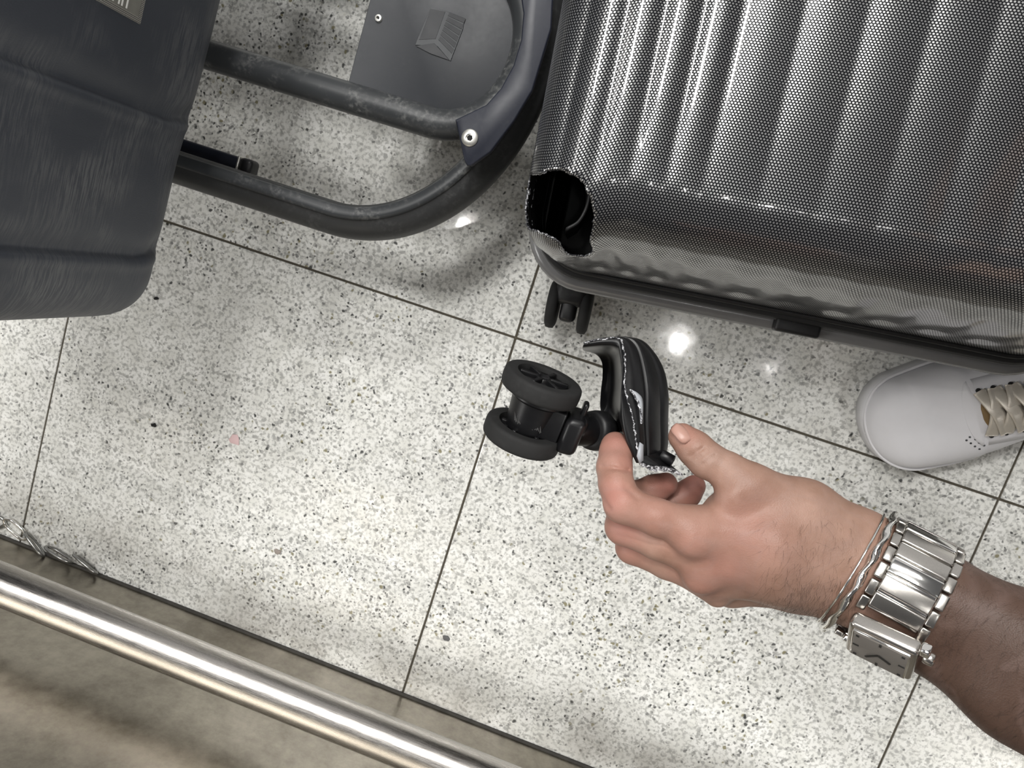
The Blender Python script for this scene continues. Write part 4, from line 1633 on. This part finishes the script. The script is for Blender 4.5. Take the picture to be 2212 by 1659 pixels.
# case, worn slightly twisted on the outer side of the wrist
c, nn, tt = wpt(0.0030, math.radians(57), 0.0040)
TL = math.radians(15)
nn, tt = nn * math.cos(TL) + tt * math.sin(TL), tt * math.cos(TL) - nn * math.sin(TL)
TW = math.radians(12)
WAX = WA
WA, tt = WA * math.cos(TW) - tt * math.sin(TW), tt * math.cos(TW) + WA * math.sin(TW)
RC = R_of(nn, tt)
v, f = box(c, (0.0335, 0.0335, 0.0090), RC, bev=0.0028, seg=3)
wcase = obj('case', c2w(v), f, WATCHSTEEL, watch)
v, f = box(c + nn * 0.0046, (0.0280, 0.0275, 0.0022), RC, bev=0.0008)
obj('bezel', c2w(v), f, POLISHED, wcase)
v, f = box(c + nn * 0.0054, (0.0260, 0.0255, 0.0010), RC, bev=0.0002, seg=1)
dial = obj('dial', c2w(v), f, DIAL, watch)
dtop = c + nn * 0.0060
for (a, b, sa, sb) in ((-0.011, -0.0105, .0016, .0016), (0.011, -0.0105, .0016, .0016), (-0.011, 0.0105, .0016, .0016), (0.011, 0.0105, .0016, .0016),
                       (0, -0.0112, .0012, .003), (0, 0.0112, .0012, .003), (-0.0112, 0, .003, .0012), (0.0112, 0, .003, .0012)):
    v, f = box(dtop + WA * a + tt * b, (sa, sb, 0.0004), RC)
    obj('hour_mark', c2w(v), f, DARKMARK, dial, smooth=False)
for (a, L, w_) in ((2.2, 0.0095, 0.0011), (0.5, 0.0070, 0.0014)):
    d = WA * math.cos(a) + tt * math.sin(a)
    v, f = box(dtop + d * L / 2 + nn * 0.0003, (L, w_, 0.0004), np.stack([d, np.cross(nn, d), nn], 1))
    obj('hand', c2w(v), f, DARKMARK, dial, smooth=False)
# crown on the elbow side, with its guard
v, f = lathe([(0.0030, 0), (0.0034, 0.0008), (0.0034, 0.0042), (0.0026, 0.0050), (0.0001, 0.0050)], c + WA * 0.0185 - tt * 0.010, frame(WA), 20, close=False)
obj('crown', c2w(v), f, WATCHSTEEL, watch)
v, f = box(c + WA * 0.0185 - tt * 0.0165, (0.005, 0.006, 0.006), RC, bev=0.0014)
obj('crown_guard', c2w(v), f, POLISHED, watch)

# twisted silver bangle
WA = WAX
BA = WA + np.array([0.0, -0.05, 0.0])
BA /= np.linalg.norm(BA)
bang_c = WC - WA * (BW2 + 0.0042)
BN, BZ, ATH, ARR = section(bang_c, BA, 0.004)
pts = []
for t in np.linspace(0, 2 * math.pi, 120, endpoint=False):
    r = np.interp((t + math.pi) % (2 * math.pi) - math.pi, ATH, ARR) + 0.0032
    pts.append(bang_c + BN * r * math.sin(t) + BZ * r * math.cos(t))
pts = np.array(pts)
prof = []
v, f = tube(c2w(pts), 1.0, prof=[(0.0022 * math.cos(a), 0.0018 * math.sin(a)) for a in np.linspace(0, 2 * math.pi, 10, endpoint=False)], closed=True, up=RM @ BA)
# twist relief: modulate the radius along the loop
nb = 10
cen = np.repeat(c2w(pts), nb, 0)
k = np.arange(len(v))
seg, rim_ = k // nb, k % nb
tw = 1 + 0.30 * np.cos(2 * (2 * math.pi * rim_ / nb) + seg * 2 * math.pi / 8.0)
v = cen + (v - cen) * tw[:, None]
o = obj('silver_bangle', v, f, SILVER, origin=c2w(bang_c))
tag(o, 'thin twisted silver bangle on the wrist next to the watch bracelet', 'bracelet')
wire_c = bang_c - BA * 0.0042
WN2, WZ2, ATH, ARR = section(wire_c, BA, 0.003)
pts2 = []
for t in np.linspace(0, 2 * math.pi, 90, endpoint=False):
    r = np.interp((t + math.pi) % (2 * math.pi) - math.pi, ATH, ARR) + 0.0011
    pts2.append(wire_c + WN2 * r * math.sin(t) + WZ2 * r * math.cos(t))
v, f = tube(c2w(np.array(pts2)), 0.0007, 8, closed=True, up=RM @ WA)
o = obj('thin_bangle', v, f, SILVER, origin=c2w(bang_c))
tag(o, 'hair thin plain silver wire bracelet on the hand side of the twisted bangle', 'bracelet')

# ------------------------------------------------------------------ broken caster held in the hand (camera space)
bw = thing('broken_suitcase_wheel', 'broken off black twin suitcase wheel with torn shell corner held in the hand', 'suitcase wheel', c2w(cl(1280, 920, .435)))
AXW = np.array([0.335, 0.885, 0.32])
AXW /= np.linalg.norm(AXW)
W1 = cl(1170, 831, .4275)
W2 = cl(1129, 936, .4375)
RAD = 0.0236


def wheel_at(c, sgn):
    R = frame(AXW, (1, -0.4, 0.2))
    h = 0.0055
    prof = [(0.0145, -h), (RAD * 0.90, -h), (RAD * 0.945, -h * 0.95), (RAD * 0.98, -h * 0.80), (RAD * 0.995, -h * 0.55), (RAD, 0), (RAD * 0.995, h * 0.55), (RAD * 0.98, h * 0.80), (RAD * 0.945, h * 0.95), (RAD * 0.90, h),
            (0.0165, h), (0.0158, h * 0.5), (0.0145, -h)]
    v, f = lathe(prof, c, R, 64, close=False)
    o = auto_smooth(obj('wheel', c2w(v), f, BLACKRUB, bw), 32)
    # hub disc with raised spokes and hub cap
    v, f = lathe([(0.0158, -h * 0.7), (0.0158, h * 0.45), (0.0001, h * 0.45)], c, R, 40, close=False)
    obj('hub', c2w(v), f, BLACKPL, o)
    for k in range(6):
        a = 2 * math.pi * k / 6 + 0.3
        d = R[:, 0] * math.cos(a) + R[:, 1] * math.sin(a)
        v, f = box(c + d * 0.0092 + AXW * h * 0.55, (0.0110, 0.0026, 0.0044), np.stack([d, np.cross(AXW, d), AXW], 1), bev=0.0007)
        obj('spoke', c2w(v), f, FRAGBLACK, o)
    v, f = lathe([(0.0048, 0), (0.0048, h * 0.75), (0.0036, h * 0.95), (0.0030, h * 0.60), (0.0001, h * 0.60)], c, R, 24, close=False)
    obj('hub_cap', c2w(v), f, FRAGBLACK, o)


wheel_at(W1, 1)
wheel_at(W2, -1)
# axle housing drum with flat block towards the fork
mid = (W1 + W2) / 2
R = frame(AXW, (1, -0.4, 0.2))
v, f = lathe([(0.0001, -0.0125), (0.0128, -0.0125), (0.0130, -0.0110), (0.0150, 0.0060), (0.0168, 0.0075), (0.0168, 0.0122), (0.0160, 0.0125), (0.0001, 0.0125)], mid + np.array([0.0008, 0, 0]), R, 48, close=False)
drum = obj('axle_housing', c2w(v), f, FRAGBLACK, bw)
auto_smooth(drum, 40)
xd = np.array([0.94, -0.30, 0.0])
xd = xd - AXW * xd.dot(AXW)
xd /= np.linalg.norm(xd)
zd = np.cross(xd, AXW)
RB3 = np.stack([xd, AXW, zd], 1)
v, f = box(cl(1192, 908, .433), (0.0135, 0.0205, 0.020), RB3, bev=0.0016)
obj('housing_block', c2w(v), f, FRAGBLACK, drum)
# brush of fluff caught on the lower wheel
pts = []
for k in range(26):
    t = k / 25
    x, y = 1108 + 56 * t, 908 + 24 * t + rng.normal(0, 1.5)
    a = cl(x + 4, y + 3, .4225)
    pts.append(tube([a, a + np.array([rng.normal(0, .0006), 0.0030 + rng.uniform(0, .0022), 0.0002])], [0.00016, 0.00005], 5))
v, f = join(pts)
o = obj('fluff', c2w(v), f, plain('grey_fibre', (0.10, 0.10, 0.10), 0.9), bw)
o['kind'] = 'stuff'
# fork plate, stem and swivel flange
v, f = box(cl(1234, 930, .4335), (0.0120, 0.0232, 0.026), np.stack([xd * 0.97 + AXW * 0.10, AXW, zd], 1), bev=0.0040, seg=3)
fork = obj('fork', c2w(v), f, FRAGBLACK, bw)
v, f = box(cl(1263, 884, .431), (0.0034, 0.0090, 0.008), np.stack([xd, AXW, zd], 1), bev=0.0016)
obj('fork_tab', c2w(v), f, FRAGBLACK, fork)
v, f = box(cl(1248, 912, .434), (0.011, 0.012, 0.016), np.stack([xd, AXW, zd], 1), bev=0.003)
obj('fork_neck', c2w(v), f, FRAGBLACK, fork)
st = cl(1316, 934, .460) - cl(1236, 928, .440)
st /= np.linalg.norm(st)
Rs = frame(st)
v, f = lathe([(0.0085, -0.002), (0.0095, 0.0), (0.0095, 0.019), (0.0090, 0.030)], cl(1240, 928, .4395), Rs, 32)
obj('stem', c2w(v), f, FRAGBLACK, bw)
v, f = lathe([(0.0095, -0.004), (0.0118, -0.003), (0.0124, 0.001), (0.0124, 0.006), (0.0105, 0.008)], cl(1284, 930, .4480), frame(st + np.array([0, 0.0, -0.15])), 36)
obj('swivel_flange', c2w(v), f, BLACKPL, bw)

# torn corner of shell
SEC = [
    [(1262, 741, .425), (1264, 739, .432), (1265, 738, .440), (1266, 740, .450), (1264, 748, .457), (1262, 757, .455), (1260, 756, .445), (1258, 752, .428)],
    [(1300, 733, .423), (1304, 731, .430), (1308, 730, .440), (1310, 732, .452), (1305, 745, .460), (1288, 766, .458), (1297, 758, .450), (1300, 748, .426)],
    [(1335, 731, .421), (1350, 729, .428), (1365, 730, .438), (1378, 735, .452), (1360, 755, .466), (1302, 784, .462), (1316, 770, .455), (1328, 752, .424)],
    [(1346, 748, .420), (1372, 745, .426), (1395, 750, .437), (1412, 765, .452), (1385, 785, .470), (1304, 815, .465), (1322, 795, .461), (1336, 772, .423)],
    [(1351, 790, .419), (1385, 790, .424), (1415, 795, .436), (1434, 805, .452), (1400, 820, .474), (1301, 850, .468), (1322, 835, .464), (1340, 815, .422)],
    [(1350, 840, .418), (1392, 845, .422), (1424, 850, .434), (1442, 855, .452), (1400, 865, .476), (1302, 888, .470), (1320, 880, .466), (1338, 860, .421)],
    [(1366, 900, .417), (1392, 905, .421), (1425, 908, .433), (1441, 910, .452), (1400, 915, .476), (1320, 930, .466), (1342, 922, .446), (1340, 906, .4195)],
    [(1374, 950, .417), (1394, 955, .421), (1426, 958, .433), (1441, 958, .450), (1400, 965, .475), (1372, 966, .462), (1374, 960, .438), (1352, 953, .4195)],
    [(1383, 1000, .418), (1396, 1004, .421), (1424, 994, .432), (1436, 986, .448), (1405, 1000, .470), (1390, 1002, .460), (1386, 1001, .438), (1374, 1000, .4205)],
]
SEC = np.array([[cl(*p) for p in s] for s in SEC])
ns, npt = SEC.shape[:2]
sub = 14
rows = np.stack([catmull(SEC[:, j], sub) for j in range(npt)], 1)       # along the tear
full = np.stack([catmull(r, sub, closed=True) for r in rows])           # around
m = full.shape[1]
# stepped ribs on the outer face
u = np.arange(m) / sub
cen = full.mean(1, keepdims=True)
dirn = full - cen
dirn /= np.linalg.norm(dirn, axis=2, keepdims=True)
groove = -0.0022 * np.exp(-((u - 1.10) / 0.10) ** 2) - 0.0020 * np.exp(-((u - 2.20) / 0.09) ** 2) + 0.0006 * np.exp(-((u - 1.6) / 0.33) ** 2) + 0.0008 * np.exp(-((u - 0.5) / 0.25) ** 2) + 0.0006 * np.exp(-((u - 2.7) / 0.25) ** 2)
full = full + dirn * groove[None, :, None]
nr = full.shape[0]
V = full.reshape(-1, 3)
F = [[i * m + k, (i + 1) * m + k, (i + 1) * m + (k + 1) % m, i * m + (k + 1) % m] for i in range(nr - 1) for k in range(m)]
F.append(list(range(m)))
F.append([(nr - 1) * m + k for k in range(m)][::-1])
frag = obj('shell_fragment', c2w(V), F, FRAGBLACK, bw)
frag['label'] = 'black ribbed shell corner with a torn white edge'
# ragged pale fracture edge: follows the near edge, then the bottom tear
edge = list(rows[:, 0])
jag = rng.normal(0, 0.00020, (len(edge), 3))
path = np.array(edge) + jag + np.array([-0.0001, 0, 0.0004])
rad = 0.00028 + 0.00050 * rng.random(len(path)) * np.interp(np.linspace(0, 1, len(path)), [0, .3, .5, .7, 1], [1.3, 1.0, .5, .6, 1.2])
v, f = tube(c2w(path), rad, 7, up=RM @ np.array([0, 0, 1.0]))
te = obj('torn_edge', c2w(path) if False else v, f, TORN, frag)
bt = catmull([cl(1382, 1000, .4165), cl(1402, 1009, .4165), cl(1430, 1012, .417), cl(1452, 1016, .4185), cl(1474, 1026, .421)], 6)
wd = np.interp(np.linspace(0, 1, len(bt)), [0, .3, .7, 1], [.0013, .0018, .0015, .0006])
V, F = [], []
for i, p in enumerate(bt):
    j1, j2 = rng.normal(0, .0003, 2)
    V += [p + np.array([0, 0.0008 + j1, 0.0006]), p + np.array([0.0003, -wd[i] + j2, 0.0002]), p + np.array([0.0003, -wd[i] + j2, -0.0035]), p + np.array([0, 0.0010, -0.0040])]
for i in range(len(bt) - 1):
    for k in range(4):
        l = (k + 1) % 4
        F.append([i * 4 + k, i * 4 + l, i * 4 + 4 + l, i * 4 + 4 + k])
F.append([0, 1, 2, 3]); F.append([len(V) - 1 - k for k in range(4)])
o = obj('torn_flange', c2w(V), F, TORN, frag, smooth=False)
# bottom web of black plastic above the torn flange
V = [cl(1378, 985, .4175), cl(1398, 985, .4185), cl(1432, 975, .430), cl(1445, 1000, .432), cl(1470, 1022, .423), cl(1430, 1010, .4185), cl(1384, 1001, .418)]
V = np.array(V)
back = V + np.array([0.0, 0.0, -0.010])
n_ = len(V)
F = [list(range(n_))[::-1], [n_ + i for i in range(n_)]] + [[i, (i + 1) % n_, n_ + (i + 1) % n_, n_ + i] for i in range(n_)]
obj('bottom_web', c2w(np.concatenate([V, back])), F, FRAGBLACK, frag, smooth=False)
# short plastic peg at the lower right
v, f = lathe([(0.0030, 0), (0.0034, 0.001), (0.0034, 0.0075), (0.0026, 0.008), (0.0024, 0.005), (0.0001, 0.005)], cl(1428, 982, .429), frame((0.80, -0.45, 0.30)), 20, close=False)
obj('peg', c2w(v), f, FRAGBLACK, frag)
# pale crescent chip beside the tear
lens_l = catmull([(1361, 841, .4155), (1374, 860, .4150), (1384, 885, .4148), (1387, 915, .4152)], 5)
lens_r = catmull([(1363, 841, .4158), (1378, 850, .4160), (1388, 866, .4168), (1388, 912, .4168)], 5)
V = np.array([cl(*p) for p in lens_l] + [cl(*p) for p in lens_r]) + np.array([0, 0, 0.0012])
k = len(lens_l)
F = [[i, i + 1, k + i + 1, k + i] for i in range(k - 1)]
o = obj('chipped_face', c2w(V), F, CHIP, frag)
md = o.modifiers.new('thickness', 'SOLIDIFY'); md.thickness = 0.0012
pth = np.array([cl(*p) for p in lens_l]) + np.array([-0.0003, 0, 0.0014])
v, f = tube(c2w(pth + rng.normal(0, .0002, pth.shape)), 0.0005, 6)
obj('torn_edge', v, f, TORN, frag)
V = np.array([cl(1380, 955, .4162), cl(1387, 960, .4168), cl(1387, 994, .4172), cl(1379, 1000, .4160), cl(1374, 985, .4158)]) + np.array([0, 0, 0.0010])
o = obj('chipped_face', c2w(V), [[0, 1, 2, 3, 4]], CHIP, frag)
md = o.modifiers.new('thickness', 'SOLIDIFY'); md.thickness = 0.0012

for o in bpy.data.objects:
    if '_org' in o:
        del o['_org']
